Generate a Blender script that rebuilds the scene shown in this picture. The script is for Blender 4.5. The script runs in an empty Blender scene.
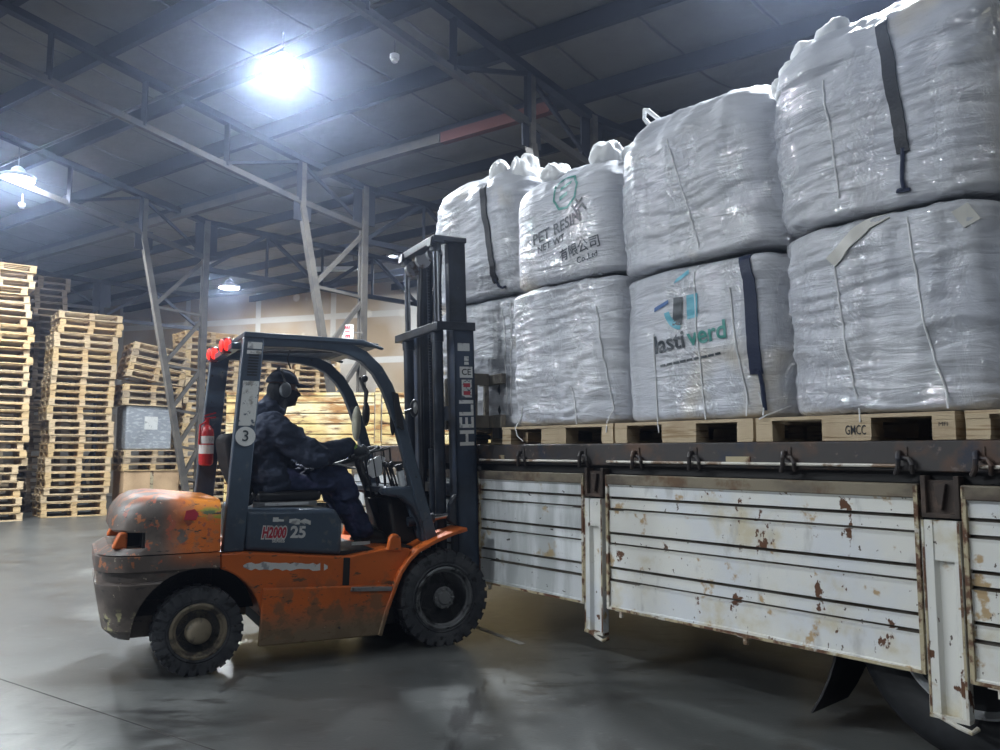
import bpy, bmesh, math, random
from mathutils import Vector, Matrix, noise, Euler
from mathutils.bvhtree import BVHTree
random.seed(7)
SC = bpy.context.scene
COL = SC.collection
PI = math.pi
R = math.radians

# ---------------------------------------------------------------- materials
def _nodes(name):
    m = bpy.data.materials.new(name); m.use_nodes = True
    nt = m.node_tree
    return m, nt, nt.nodes['Principled BSDF']

def L4(c): return (c[0], c[1], c[2], 1.0)

def layered(name, base, rough=.5, metal=0., layers=(), bump=None, coat=0., coat_rough=.1, spec=.5, coatbump=None, trans=0):
    """Principled material; each layer is a noise patch of another colour (paint wear, rust, dirt)."""
    m, nt, b = _nodes(name)
    N, K = nt.nodes, nt.links
    tc = N.new('ShaderNodeTexCoord')
    b.inputs['Metallic'].default_value = metal
    b.inputs['Specular IOR Level'].default_value = spec
    b.inputs['Coat Weight'].default_value = coat
    b.inputs['Coat Roughness'].default_value = coat_rough
    col = None; rgh = None
    for i, la in enumerate(layers):
        mp = N.new('ShaderNodeMapping'); mp.inputs['Scale'].default_value = la.get('vs', (1, 1, 1))
        mp.inputs['Location'].default_value = (i * 3.7, i * 1.3, i * 2.1)
        K.new(tc.outputs['Object'], mp.inputs[0])
        nz = N.new('ShaderNodeTexNoise'); nz.inputs['Scale'].default_value = la.get('s', 5)
        nz.inputs['Detail'].default_value = la.get('d', 6); nz.inputs['Roughness'].default_value = la.get('nr', .6)
        K.new(mp.outputs[0], nz.inputs['Vector'])
        mr = N.new('ShaderNodeMapRange'); mr.interpolation_type = 'SMOOTHSTEP'
        mr.inputs[1].default_value = la.get('lo', .5); mr.inputs[2].default_value = la.get('hi', .6)
        K.new(nz.outputs['Fac'], mr.inputs[0])
        fac = mr.outputs[0]
        for g in la.get('g', ()):
            sx = N.new('ShaderNodeSeparateXYZ'); K.new(tc.outputs['Object'], sx.inputs[0])
            gr = N.new('ShaderNodeMapRange'); gr.interpolation_type = 'SMOOTHSTEP'
            a, lo, hi = g
            if lo < hi:
                gr.inputs[1].default_value = lo; gr.inputs[2].default_value = hi
            else:
                gr.inputs[1].default_value = hi; gr.inputs[2].default_value = lo
                gr.inputs[3].default_value = 1; gr.inputs[4].default_value = 0
            K.new(sx.outputs['XYZ'.index(a)], gr.inputs[0])
            mu = N.new('ShaderNodeMath'); mu.operation = 'MULTIPLY'
            K.new(fac, mu.inputs[0]); K.new(gr.outputs[0], mu.inputs[1]); fac = mu.outputs[0]
        st = N.new('ShaderNodeMath'); st.operation = 'MULTIPLY'; st.inputs[1].default_value = la.get('a', 1.)
        K.new(fac, st.inputs[0]); fac = st.outputs[0]
        mx = N.new('ShaderNodeMix'); mx.data_type = 'RGBA'
        K.new(fac, mx.inputs[0])
        if col is None: mx.inputs[6].default_value = L4(base)
        else: K.new(col, mx.inputs[6])
        mx.inputs[7].default_value = L4(la['c'])
        col = mx.outputs[2]
        if 'r' in la:
            mf = N.new('ShaderNodeMix'); K.new(fac, mf.inputs[0])
            if rgh is None: mf.inputs[2].default_value = rough
            else: K.new(rgh, mf.inputs[2])
            mf.inputs[3].default_value = la['r']; rgh = mf.outputs[0]
    if col is None: b.inputs['Base Color'].default_value = L4(base)
    else: K.new(col, b.inputs['Base Color'])
    if rgh is None: b.inputs['Roughness'].default_value = rough
    else: K.new(rgh, b.inputs['Roughness'])
    def mkbump(bp):
        s, st, vs = (bp + ((1, 1, 1),))[:3]
        mp = N.new('ShaderNodeMapping'); mp.inputs['Scale'].default_value = vs
        K.new(tc.outputs['Object'], mp.inputs[0])
        nz = N.new('ShaderNodeTexNoise'); nz.inputs['Scale'].default_value = s; nz.inputs['Detail'].default_value = 5
        K.new(mp.outputs[0], nz.inputs['Vector'])
        bn = N.new('ShaderNodeBump'); bn.inputs['Strength'].default_value = st; bn.inputs['Distance'].default_value = .02
        K.new(nz.outputs['Fac'], bn.inputs['Height'])
        return bn.outputs[0]
    if bump: K.new(mkbump(bump), b.inputs['Normal'])
    if coatbump: K.new(mkbump(coatbump), b.inputs['Coat Normal'])
    return m

def emit(name, c, s):
    m, nt, b = _nodes(name)
    b.inputs['Base Color'].default_value = L4(c)
    b.inputs['Emission Color'].default_value = L4(c); b.inputs['Emission Strength'].default_value = s
    return m

RUST = (.10, .042, .018)
M = {}
M['orange'] = layered('orange_paint', (.60, .13, .018), .42, layers=[
    dict(c=(.36, .085, .02), s=2.2, lo=.45, hi=.7, a=.6),
    dict(c=(.20, .145, .09), s=3.0, lo=.26, hi=.46, g=[('Z', .40, .18)], r=.85),
    dict(c=(.16, .11, .06), s=7, lo=.52, hi=.6, g=[('Z', .60, .40)], r=.8, a=.7),
    dict(c=(.14, .075, .04), s=9, lo=.60, hi=.66, vs=(1, 1, 3), r=.75),
    dict(c=(.05, .04, .035), s=26, lo=.66, hi=.69, vs=(.5, 1, 1.5)),
    dict(c=(.62, .50, .40), s=34, lo=.695, hi=.71)], bump=(30, .05))
M['worn'] = layered('worn_counterweight_paint', (.088, .070, .060), .47, layers=[
    dict(c=(.16, .13, .11), s=6, lo=.4, hi=.7),
    dict(c=(.055, .042, .036), s=3, lo=.5, hi=.7, g=[('Z', .8, .4)]),
    dict(c=(.46, .13, .04), s=3.6, lo=.49, hi=.53, g=[('Z', 1.03, 1.13)]),
    dict(c=(.62, .15, .018), s=5.0, lo=.36, hi=.40, g=[('X', -1.92, -1.70), ('Z', .64, .80)]),
    dict(c=(.62, .15, .02), s=4.2, lo=.30, hi=.34, g=[('X', -1.74, -1.62), ('Z', .70, .78)]),
    dict(c=(.60, .22, .02), s=2.0, lo=.2, hi=.3, g=[('X', -1.80, -1.70), ('Z', .95, 1.0)], a=.7),
    dict(c=(.26, .26, .03), s=11, lo=.48, hi=.56, vs=(.5, 1, 2), g=[('X', -1.80, -1.72), ('Z', .90, .93), ('Z', 1.04, 1.01)]),
    dict(c=(.09, .12, .06), s=14, lo=.55, hi=.6, vs=(.5, 1, 2), g=[('X', -1.78, -1.7), ('Z', .92, .95), ('Z', 1.02, 1.0)]),
    dict(c=(.42, .15, .06), s=15, lo=.575, hi=.60, g=[('Z', .6, .72)], a=.85),
    dict(c=(.34, .09, .05), s=16, lo=.60, hi=.63, g=[('Z', .6, .72)]),
    dict(c=(.45, .38, .30), s=22, lo=.67, hi=.69),
    dict(c=(.40, .37, .20), s=18, lo=.56, hi=.62, g=[('Z', .45, .36), ('Z', .25, .32), ('X', -1.95, -2.1)]),
    dict(c=(.035, .03, .028), s=15, lo=.62, hi=.66, vs=(.6, 1, 2))], bump=(14, .12))
M['blue'] = layered('slate_blue_paint', (.060, .086, .122), .36, layers=[
    dict(c=(.045, .06, .085), s=3, lo=.4, hi=.7),
    dict(c=(.11, .125, .14), s=12, lo=.60, hi=.68, r=.6),
    dict(c=(.03, .03, .032), s=24, lo=.66, hi=.69),
    dict(c=(.30, .29, .27), s=40, lo=.71, hi=.73)], bump=(20, .04))
M['mast'] = layered('dark_mast_paint', (.024, .031, .045), .38, layers=[
    dict(c=(.010, .012, .016), s=4, lo=.4, hi=.65), dict(c=(.08, .085, .09), s=30, lo=.68, hi=.72)], bump=(18, .05))
M['mastface'] = layered('blue_black_mast_paint', (.030, .048, .085), .36, layers=[
    dict(c=(.016, .024, .04), s=3, lo=.45, hi=.7), dict(c=(.10, .10, .11), s=30, lo=.70, hi=.73)])
M['black'] = layered('black_plastic', (.014, .014, .016), .5, bump=(40, .05))
M['rubber'] = layered('dusty_tyre_rubber', (.042, .045, .053), .72, layers=[
    dict(c=(.085, .088, .096), s=6, lo=.42, hi=.68), dict(c=(.012, .012, .014), s=14, lo=.56, hi=.66)], bump=(40, .15))
M['tubber'] = layered('black_truck_tyre_rubber', (.008, .009, .011), .6, layers=[
    dict(c=(.018, .020, .026), s=4, lo=.45, hi=.7)], bump=(30, .1))
M['rim'] = layered('grey_steel_rim', (.19, .195, .205), .42, .3, layers=[dict(c=(.03, .03, .03), s=8, lo=.5, hi=.65, r=.7)])
M['rimtan'] = layered('dusty_tan_rim', (.24, .20, .14), .6, layers=[dict(c=(.05, .042, .035), s=9, lo=.48, hi=.62)])
M['silver'] = layered('pale_truck_rim', (.60, .62, .64), .4, layers=[dict(c=(.2, .17, .14), s=8, lo=.55, hi=.7)])
M['chrome'] = layered('chromed_steel', (.75, .77, .80), .14, 1.0)
M['steel'] = layered('bare_steel', (.35, .35, .36), .4, .8, layers=[dict(c=(.12, .08, .05), s=9, lo=.5, hi=.65, r=.7)])
M['white'] = layered('white_sticker', (.62, .63, .62), .55, layers=[dict(c=(.30, .31, .32), s=14, lo=.55, hi=.66)])
M['peel'] = layered('peeling_white_sticker', (.58, .59, .58), .6, layers=[
    dict(c=(.09, .11, .14), s=20, lo=.57, hi=.60, nr=.7), dict(c=(.25, .24, .22), s=11, lo=.55, hi=.65)])
M['red'] = layered('red_paint', (.42, .018, .02), .32)
M['redprint'] = layered('red_print', (.42, .03, .05), .5)
M['tail'] = emit('lit_red_lamp', (1., .02, .012), 2.2)
M['amber'] = layered('smoked_red_lens', (.25, .02, .02), .25)
M['seat'] = layered('black_vinyl', (.018, .018, .02), .42, bump=(25, .1))
M['greyseat'] = layered('charcoal_seat_fabric', (.014, .014, .015), .95, spec=.15, bump=(30, .2))
M['yellowpad'] = layered('cream_mirror_back', (.50, .48, .36), .5)
M['glass'] = layered('mirror_glass', (.6, .62, .65), .06, 1.0)
M['jacket'] = layered('navy_jacket_cloth', (.016, .024, .048), .78, layers=[
    dict(c=(.030, .042, .078), s=6, lo=.45, hi=.7)], bump=(22, .35))
M['trousers'] = layered('navy_trouser_cloth', (.014, .024, .070), .75, layers=[
    dict(c=(.055, .06, .15), s=7, lo=.5, hi=.68)], bump=(18, .4))
M['cap'] = layered('navy_cap_cloth', (.012, .017, .035), .7)
M['skin'] = layered('brown_skin', (.14, .07, .045), .5)
M['balaclava'] = layered('black_knit', (.010, .011, .015), .85, bump=(90, .2))
M['hivis'] = layered('lime_glove_cuff', (.32, .55, .10), .6)
M['glove'] = layered('grey_work_glove', (.06, .065, .07), .8, bump=(60, .2))
M['paper'] = layered('white_paper', (.75, .76, .77), .6)
M['boot'] = layered('black_boot', (.012, .012, .012), .5)
M['bootgrey'] = layered('dusty_grey_boot', (.10, .11, .11), .8)
M['muff'] = layered('grey_ear_muff', (.13, .14, .15), .45)
# truck
M['drop'] = layered('rusty_white_dropside', (.66, .655, .61), .5, layers=[
    dict(c=(.60, .62, .64), s=1.6, lo=.42, hi=.62),
    dict(c=(.50, .43, .26), s=2.6, lo=.53, hi=.70, d=8, a=.8),
    dict(c=(.40, .40, .39), s=7, lo=.56, hi=.70, vs=(1, 1, .35), a=.7),
    dict(c=(.36, .22, .07), s=6.5, lo=.60, hi=.67, r=.8, a=.85),
    dict(c=RUST, s=9, lo=.635, hi=.66, vs=(1, 1, .7), r=.85),
    dict(c=(.09, .07, .05), s=24, lo=.655, hi=.675, vs=(1.2, 1, .7))], bump=(8, .06))
M['dropfar'] = layered('grimy_white_dropside', (.60, .62, .63), .55, layers=[
    dict(c=(.40, .42, .42), s=2.2, lo=.42, hi=.60, vs=(2, 1, .4)),
    dict(c=(.34, .26, .14), s=5, lo=.62, hi=.72, r=.8),
    dict(c=(.05, .045, .04), s=18, lo=.655, hi=.675, vs=(.7, 1, 1.5))])
M['toprail'] = layered('rust_stained_top_rail', (.20, .17, .12), .75, layers=[
    dict(c=(.12, .07, .035), s=6, lo=.5, hi=.66), dict(c=(.06, .045, .035), s=3, lo=.42, hi=.65, vs=(.5, 1, 1))])
M['beam'] = layered('dark_rusty_bed_rail', (.035, .030, .029), .6, layers=[
    dict(c=(.085, .045, .026), s=3.5, lo=.47, hi=.64), dict(c=(.018, .022, .038), s=5, lo=.55, hi=.68), dict(c=(.13, .10, .085), s=16, lo=.62, hi=.72)], bump=(14, .1))
M['rustframe'] = layered('rusty_post_socket', (.040, .028, .022), .75, layers=[dict(c=(.09, .06, .045), s=8, lo=.5, hi=.65)])
M['edge'] = layered('rusty_panel_edge', (.40, .34, .22), .7, layers=[dict(c=RUST, s=11, lo=.45, hi=.55), dict(c=(.55, .53, .47), s=7, lo=.55, hi=.62)])
M['chassis'] = layered('black_chassis', (.012, .011, .011), .7)
M['deck'] = layered('dark_deck_boards', (.05, .04, .032), .75, bump=(10, .2))
M['groove'] = layered('shaded_groove_paint', (.10, .09, .075), .8, layers=[dict(c=(.05, .035, .02), s=7, lo=.45, hi=.6)])  # grimy dark tone standing in for shade inside the pressed grooves
M['rod'] = layered('chipped_white_rod', (.55, .52, .46), .45, layers=[dict(c=(.2, .13, .08), s=7, lo=.52, hi=.6, vs=(1, 1, 1))])
M['yellow_tr'] = layered('rust_streaked_cream_dropside', (.46, .35, .14), .6, layers=[
    dict(c=(.50, .43, .27), s=1.3, lo=.48, hi=.62),
    dict(c=(.24, .115, .03), s=2.4, lo=.46, hi=.60, vs=(.6, 1, 3), r=.85),
    dict(c=(.10, .045, .015), s=5, lo=.56, hi=.68, vs=(.8, 1, 3))])
def wood(name, c1, c2, c3):
    return layered(name, c1, .72, layers=[
        dict(c=c2, s=3, lo=.4, hi=.65), dict(c=c3, s=8, lo=.55, hi=.66, vs=(.25, .25, 5)),
        dict(c=(c3[0]*.5, c3[1]*.5, c3[2]*.5), s=24, lo=.66, hi=.72, vs=(.15, .15, 2))], bump=(24, .15, (.3, .3, 3)))
M['pallet'] = wood('pale_pallet_wood', (.48, .38, .25), (.40, .30, .19), (.28, .19, .10))
M['woodA'] = wood('pale_timber', (.56, .43, .27), (.50, .37, .22), (.32, .22, .13))
M['woodB'] = wood('honey_timber', (.58, .42, .22), (.48, .33, .17), (.30, .19, .09))
M['woodC'] = wood('greyed_timber', (.40, .31, .21), (.33, .25, .17), (.2, .14, .09))
M['woodShade'] = wood('shade_dark_timber', (.17, .13, .095), (.13, .10, .075), (.07, .05, .035))  # timber colour darkened for the rear stack's shadow
M['ink'] = layered('black_ink', (.02, .02, .022), .7)
M['inkdark'] = layered('grey_black_print', (.035, .045, .055), .5)
M['green'] = layered('teal_green_print', (.035, .22, .19), .5)
M['cyan'] = layered('teal_blue_print', (.10, .36, .46), .5)
M['bluedot'] = layered('blue_print', (.03, .10, .28), .5)
M['strap'] = layered('navy_webbing', (.010, .018, .05), .6, bump=(60, .2))
M['strapb'] = layered('black_webbing', (.010, .011, .014), .6, bump=(60, .2))
M['fold'] = layered('clear_film_fold', (.55, .56, .60), .3, coat=1., coat_rough=.06, bump=(14, .5), coatbump=(20, .9))
M['fold'].node_tree.nodes['Principled BSDF'].inputs['Coat IOR'].default_value = 2.4
M['cord'] = layered('white_cord', (.66, .67, .68), .5)
M['ltape'] = layered('pale_webbing', (.55, .54, .50), .6)
M['carton'] = layered('brown_cardboard', (.50, .34, .20), .8, layers=[dict(c=(.42, .28, .16), s=3, lo=.4, hi=.7)])
M['greyfilm'] = layered('grey_stretch_film', (.26, .28, .31), .35, layers=[dict(c=(.42, .45, .48), s=7, lo=.5, hi=.62, vs=(1, 1, 3))], coat=.7, bump=(10, .6, (1, 1, 3)))
M['fabric'] = layered('white_woven_bag', (.72, .73, .74), .6, bump=(18, .3))
# building
M['steelwork'] = layered('grey_painted_steelwork', (.060, .056, .052), .7, spec=.25, layers=[dict(c=(.04, .04, .042), s=3, lo=.45, hi=.65)])
M['darksteel'] = layered('dark_painted_steelwork', (.026, .028, .036), .85, spec=.15)
M['colsteel'] = layered('dusty_grey_column_paint', (.10, .09, .078), .6, layers=[dict(c=(.06, .055, .05), s=3, lo=.45, hi=.65)])
M['redbeam'] = layered('dull_red_paint', (.09, .035, .03), .8, spec=.2)
M['lampbody'] = layered('grey_lamp_housing', (.3, .31, .33), .4, .5)
M['plasticgrey'] = layered('pale_plastic', (.6, .61, .63), .5)
M['switchblue'] = layered('blue_grey_box_paint', (.06, .09, .14), .5)
M['paint_line'] = layered('worn_white_floor_paint', (.5, .5, .48), .6, layers=[dict(c=(.2, .2, .2), s=9, lo=.5, hi=.6)])

# shrink-wrapped bulk bag: woven bag under wrinkled clear film, film stops short of the crown on upper bags
def bag_mat(name, base, ztop):
    m, nt, b = _nodes(name)
    N, K = nt.nodes, nt.links
    tc = N.new('ShaderNodeTexCoord')
    mp = N.new('ShaderNodeMapping'); mp.inputs['Scale'].default_value = (.6, .6, 3.2); K.new(tc.outputs['Object'], mp.inputs[0])
    n1 = N.new('ShaderNodeTexNoise'); n1.inputs['Scale'].default_value = 5.5; n1.inputs['Detail'].default_value = 7; n1.inputs['Distortion'].default_value = .8
    K.new(mp.outputs[0], n1.inputs['Vector'])
    n2 = N.new('ShaderNodeTexNoise'); n2.inputs['Scale'].default_value = 1.7; n2.inputs['Detail'].default_value = 3
    K.new(tc.outputs['Object'], n2.inputs['Vector'])
    cr = N.new('ShaderNodeMapRange'); cr.inputs[1].default_value = .35; cr.inputs[2].default_value = .7
    K.new(n2.outputs['Fac'], cr.inputs[0])
    mx = N.new('ShaderNodeMix'); mx.data_type = 'RGBA'; K.new(cr.outputs[0], mx.inputs[0])
    mx.inputs[6].default_value = L4(base); mx.inputs[7].default_value = L4((base[0]*.86, base[1]*.88, base[2]*.93))
    n4 = N.new('ShaderNodeTexNoise'); n4.inputs['Scale'].default_value = 1.3; n4.inputs['Detail'].default_value = 3
    mp4 = N.new('ShaderNodeMapping'); mp4.inputs['Location'].default_value = (5.3, 1.7, 9.1); K.new(tc.outputs['Object'], mp4.inputs[0]); K.new(mp4.outputs[0], n4.inputs['Vector'])
    ye = N.new('ShaderNodeMapRange'); ye.inputs[1].default_value = .60; ye.inputs[2].default_value = .72; ye.inputs[4].default_value = .8; K.new(n4.outputs['Fac'], ye.inputs[0])
    mx2 = N.new('ShaderNodeMix'); mx2.data_type = 'RGBA'; K.new(ye.outputs[0], mx2.inputs[0]); K.new(mx.outputs[2], mx2.inputs[6]); mx2.inputs[7].default_value = (.52, .43, .27, 1)
    K.new(mx2.outputs[2], b.inputs['Base Color'])
    b.inputs['Roughness'].default_value = .5
    # film wrinkles
    mp3 = N.new('ShaderNodeMapping'); mp3.inputs['Scale'].default_value = (1.1, 1.1, .65); K.new(tc.outputs['Object'], mp3.inputs[0])
    n3 = N.new('ShaderNodeTexNoise'); n3.inputs['Scale'].default_value = 3.6; n3.inputs['Detail'].default_value = 4; n3.inputs['Roughness'].default_value = .6; n3.inputs['Distortion'].default_value = 1.5
    K.new(mp3.outputs[0], n3.inputs['Vector'])
    vo = N.new('ShaderNodeTexVoronoi'); vo.feature = 'SMOOTH_F1'; vo.inputs['Scale'].default_value = 6; vo.inputs['Smoothness'].default_value = .25
    wv = N.new('ShaderNodeVectorMath'); wv.operation = 'MULTIPLY_ADD'; wv.inputs[1].default_value = (.35, .35, .35); K.new(n3.outputs['Color'], wv.inputs[0]); K.new(mp3.outputs[0], wv.inputs[2]); K.new(wv.outputs[0], vo.inputs['Vector'])
    hh = N.new('ShaderNodeMath'); hh.operation = 'MULTIPLY_ADD'; hh.inputs[1].default_value = .75; K.new(vo.outputs['Distance'], hh.inputs[0]); K.new(n3.outputs['Fac'], hh.inputs[2])
    b1 = N.new('ShaderNodeBump'); b1.inputs['Strength'].default_value = .5; b1.inputs['Distance'].default_value = .035; K.new(n1.outputs['Fac'], b1.inputs['Height'])
    K.new(b1.outputs[0], b.inputs['Normal'])
    b2 = N.new('ShaderNodeBump'); b2.inputs['Strength'].default_value = 1.0; b2.inputs['Distance'].default_value = .085; K.new(hh.outputs[0], b2.inputs['Height'])
    K.new(b1.outputs[0], b2.inputs['Normal'])
    K.new(b2.outputs[0], b.inputs['Coat Normal'])
    sx = N.new('ShaderNodeSeparateXYZ'); K.new(tc.outputs['Object'], sx.inputs[0])
    ad = N.new('ShaderNodeMath'); ad.operation = 'MULTIPLY_ADD'; ad.inputs[1].default_value = .35; K.new(n2.outputs['Fac'], ad.inputs[0]); K.new(sx.outputs[2], ad.inputs[2])
    zr = N.new('ShaderNodeMapRange'); zr.inputs[1].default_value = ztop + .10; zr.inputs[2].default_value = ztop + .16; zr.inputs[3].default_value = 1.0; zr.inputs[4].default_value = 0
    K.new(ad.outputs[0], zr.inputs[0])
    mp5 = N.new('ShaderNodeMapping'); mp5.inputs['Scale'].default_value = (4.5, 1.5, .35); K.new(tc.outputs['Object'], mp5.inputs[0])
    n5 = N.new('ShaderNodeTexNoise'); n5.inputs['Scale'].default_value = 1.0; n5.inputs['Detail'].default_value = 2; K.new(mp5.outputs[0], n5.inputs['Vector'])
    r5 = N.new('ShaderNodeMapRange'); r5.inputs[1].default_value = .42; r5.inputs[2].default_value = .54; r5.inputs[3].default_value = .25; K.new(n5.outputs['Fac'], r5.inputs[0])
    cw_ = N.new('ShaderNodeMath'); cw_.operation = 'MULTIPLY'; K.new(zr.outputs[0], cw_.inputs[0]); K.new(r5.outputs[0], cw_.inputs[1])
    K.new(cw_.outputs[0], b.inputs['Coat Weight'])
    b.inputs['Coat Roughness'].default_value = .085
    b.inputs['Coat IOR'].default_value = 2.7
    return m

# ---------------------------------------------------------------- mesh builder
class MB:
    def __init__(s): s.v = []; s.f = []; s.mi = []
    def add(s, vs, fs, mi=0, mat=None):
        o = len(s.v)
        s.v += [tuple(mat @ Vector(p)) if mat is not None else tuple(p) for p in vs]
        s.f += [tuple(i + o for i in f) for f in fs]; s.mi += [mi] * len(fs)
        return s
    def box(s, lo, hi, mi=0, mat=None):
        x0, y0, z0 = lo; x1, y1, z1 = hi
        vs = [(x0,y0,z0),(x1,y0,z0),(x1,y1,z0),(x0,y1,z0),(x0,y0,z1),(x1,y0,z1),(x1,y1,z1),(x0,y1,z1)]
        return s.add(vs, [(0,3,2,1),(4,5,6,7),(0,1,5,4),(1,2,6,5),(2,3,7,6),(3,0,4,7)], mi, mat)
    def prism(s, poly, y0, y1, mi=0, mat=None):
        """polygon in (x,z) pulled along y"""
        a = sum(poly[i][0]*poly[(i+1)%len(poly)][1]-poly[(i+1)%len(poly)][0]*poly[i][1] for i in range(len(poly)))
        if a < 0: poly = poly[::-1]
        n = len(poly)
        vs = [(p[0], y0, p[1]) for p in poly] + [(p[0], y1, p[1]) for p in poly]
        fs = [tuple(range(n)), tuple(range(2*n-1, n-1, -1))]
        fs += [(j, i, n+i, n+j) for i, j in ((k, (k+1) % n) for k in range(n))]
        return s.add(vs, fs, mi, mat)
    def bar(s, a, b, w, h, up=(0,0,1), mi=0, mat=None):
        """rectangular bar from a to b, w across, h along up"""
        a = Vector(a); b = Vector(b); d = (b-a).normalized(); u = Vector(up)
        sd = d.cross(u)
        if sd.length < 1e-4: sd = d.cross(Vector((1,0,0)))
        sd.normalize(); u = sd.cross(d).normalized()
        vs = [p + sd*sx*w/2 + u*sy*h/2 for p in (a, b) for sx, sy in ((-1,-1),(1,-1),(1,1),(-1,1))]
        return s.add(vs, [(0,1,2,3),(7,6,5,4),(0,4,5,1),(1,5,6,2),(2,6,7,3),(3,7,4,0)], mi, mat)
    def tube(s, pts, r, n=10, cap=True, mi=0, mat=None, closed=False):
        pts = [Vector(p) for p in pts]; rr = r if isinstance(r, (list, tuple)) else [r]*len(pts)
        vs = []; fs = []; ref = None; m = len(pts)
        for i, p in enumerate(pts):
            if closed: d = pts[(i+1) % m] - pts[i-1]
            else: d = pts[min(i+1, m-1)] - pts[max(i-1, 0)]
            d.normalize()
            if ref is None:
                ref = d.cross(Vector((0,0,1)))
                if ref.length < .05: ref = d.cross(Vector((1,0,0)))
                ref.normalize()
            ref = (ref - d*ref.dot(d)).normalized(); o2 = d.cross(ref)
            for k in range(n):
                a = 2*PI*k/n; vs.append(p + (ref*math.cos(a) + o2*math.sin(a))*rr[i])
        for i in range(m if closed else m-1):
            for k in range(n):
                j = (i+1) % m
                fs.append((i*n+k, i*n+(k+1)%n, j*n+(k+1)%n, j*n+k))
        if cap and not closed:
            fs.append(tuple(range(n-1, -1, -1))); fs.append(tuple(range((m-1)*n, m*n)))
        return s.add(vs, fs, mi, mat)
    def lathe(s, prof, n=48, mat=None, mi=0):
        """profile of (axial y, radius) turned about the y axis"""
        vs = []; fs = []
        for (y, r) in prof:
            for k in range(n):
                a = 2*PI*k/n; vs.append((r*math.cos(a), y, r*math.sin(a)))
        for i in range(len(prof)-1):
            for k in range(n):
                fs.append((i*n+k, (i+1)*n+k, (i+1)*n+(k+1)%n, i*n+(k+1)%n))
        if prof[0][1] > 1e-4: fs.append(tuple(range(n)))
        if prof[-1][1] > 1e-4: fs.append(tuple(range(len(prof)*n-1, (len(prof)-1)*n-1, -1)))
        return s.add(vs, fs, mi, mat)
    def ball(s, c, r, n=16, m=10, mi=0):
        rx, ry, rz = r if isinstance(r, (tuple, list)) else (r, r, r)
        vs = [(c[0], c[1], c[2]-rz)]
        for i in range(1, m):
            t = -PI/2 + PI*i/m
            for k in range(n):
                a = 2*PI*k/n; vs.append((c[0]+rx*math.cos(t)*math.cos(a), c[1]+ry*math.cos(t)*math.sin(a), c[2]+rz*math.sin(t)))
        vs.append((c[0], c[1], c[2]+rz)); fs = []
        for k in range(n): fs.append((0, 1+(k+1)%n, 1+k))
        for i in range(m-2):
            for k in range(n): fs.append((1+i*n+k, 1+i*n+(k+1)%n, 1+(i+1)*n+(k+1)%n, 1+(i+1)*n+k))
        e = len(vs)-1; b0 = 1+(m-2)*n
        for k in range(n): fs.append((e, b0+k, b0+(k+1)%n))
        return s.add(vs, fs, mi)
    def capsule(s, a, ra, b, rb, n=14):
        a = Vector(a); b = Vector(b); d = (b-a); L = d.length; d = d.normalized() if L > 1e-6 else Vector((0,0,1))
        pts = []; rr = []
        for i in range(5):
            t = PI/2*i/4; pts.append(a - d*ra*math.cos(t)*.999); rr.append(max(ra*math.sin(t), .0008))
        for i in range(5):
            t = PI/2*i/4; pts.append(b + d*rb*math.sin(t)*.999); rr.append(max(rb*math.cos(t), .0008))
        if L < 1e-6: pts = [p for k, p in enumerate(pts) if k != 5]; rr = [p for k, p in enumerate(rr) if k != 5]
        return s.tube(pts, rr, n)
    def loft(s, rings, cap=True, mi=0):
        n = len(rings[0]); vs = [p for r in rings for p in r]; fs = []
        for i in range(len(rings)-1):
            for k in range(n): fs.append((i*n+k, i*n+(k+1)%n, (i+1)*n+(k+1)%n, (i+1)*n+k))
        if cap: fs.append(tuple(range(n-1, -1, -1))); fs.append(tuple(range((len(rings)-1)*n, len(rings)*n)))
        return s.add(vs, fs, mi)
    def mesh(s, name, mats, smooth=35):
        me = bpy.data.meshes.new(name); me.from_pydata([tuple(v) for v in s.v], [], s.f)
        for m in (mats if isinstance(mats, (list, tuple)) else [mats]): me.materials.append(m)
        me.polygons.foreach_set('material_index', s.mi)
        me.validate()
        bm = bmesh.new(); bm.from_mesh(me); bmesh.ops.recalc_face_normals(bm, faces=bm.faces); bm.to_mesh(me); bm.free()
        if smooth:
            me.polygons.foreach_set('use_smooth', [True]*len(me.polygons)); me.set_sharp_from_angle(angle=R(smooth))
        me.update(); return me
    def build(s, name, mats, parent=None, bevel=0, smooth=35, seg=2):
        o = link(name, s.mesh(name, mats, smooth), parent)
        if bevel:
            b = o.modifiers.new('bevel', 'BEVEL'); b.width = bevel; b.segments = seg; b.limit_method = 'ANGLE'; b.angle_limit = R(40)
        return o

def link(name, data, parent=None):
    o = bpy.data.objects.new(name, data); COL.objects.link(o)
    if parent is not None: o.parent = parent
    return o
def tag(o, label=None, cat=None, group=None, kind=None):
    if label: o['label'] = label
    if cat: o['category'] = cat
    if group: o['group'] = group
    if kind: o['kind'] = kind
    return o
def thing(name, label, cat, loc=(0,0,0), rz=0, group=None):
    o = link(name, None); o.location = loc; o.rotation_euler = (0, 0, rz); o.empty_display_size = .2
    return tag(o, label, cat, group)
def copy_tree(o, parent=None):
    c = o.copy(); COL.objects.link(c)
    if parent is not None: c.parent = parent
    for ch in list(o.children): copy_tree(ch, c)
    return c
def bake(o):
    """apply an object's modifiers into its mesh"""
    dg = bpy.context.evaluated_depsgraph_get()
    me = bpy.data.meshes.new_from_object(o.evaluated_get(dg), depsgraph=dg)
    old = o.data; o.modifiers.clear(); o.data = me; bpy.data.meshes.remove(old)
    return o
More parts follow.
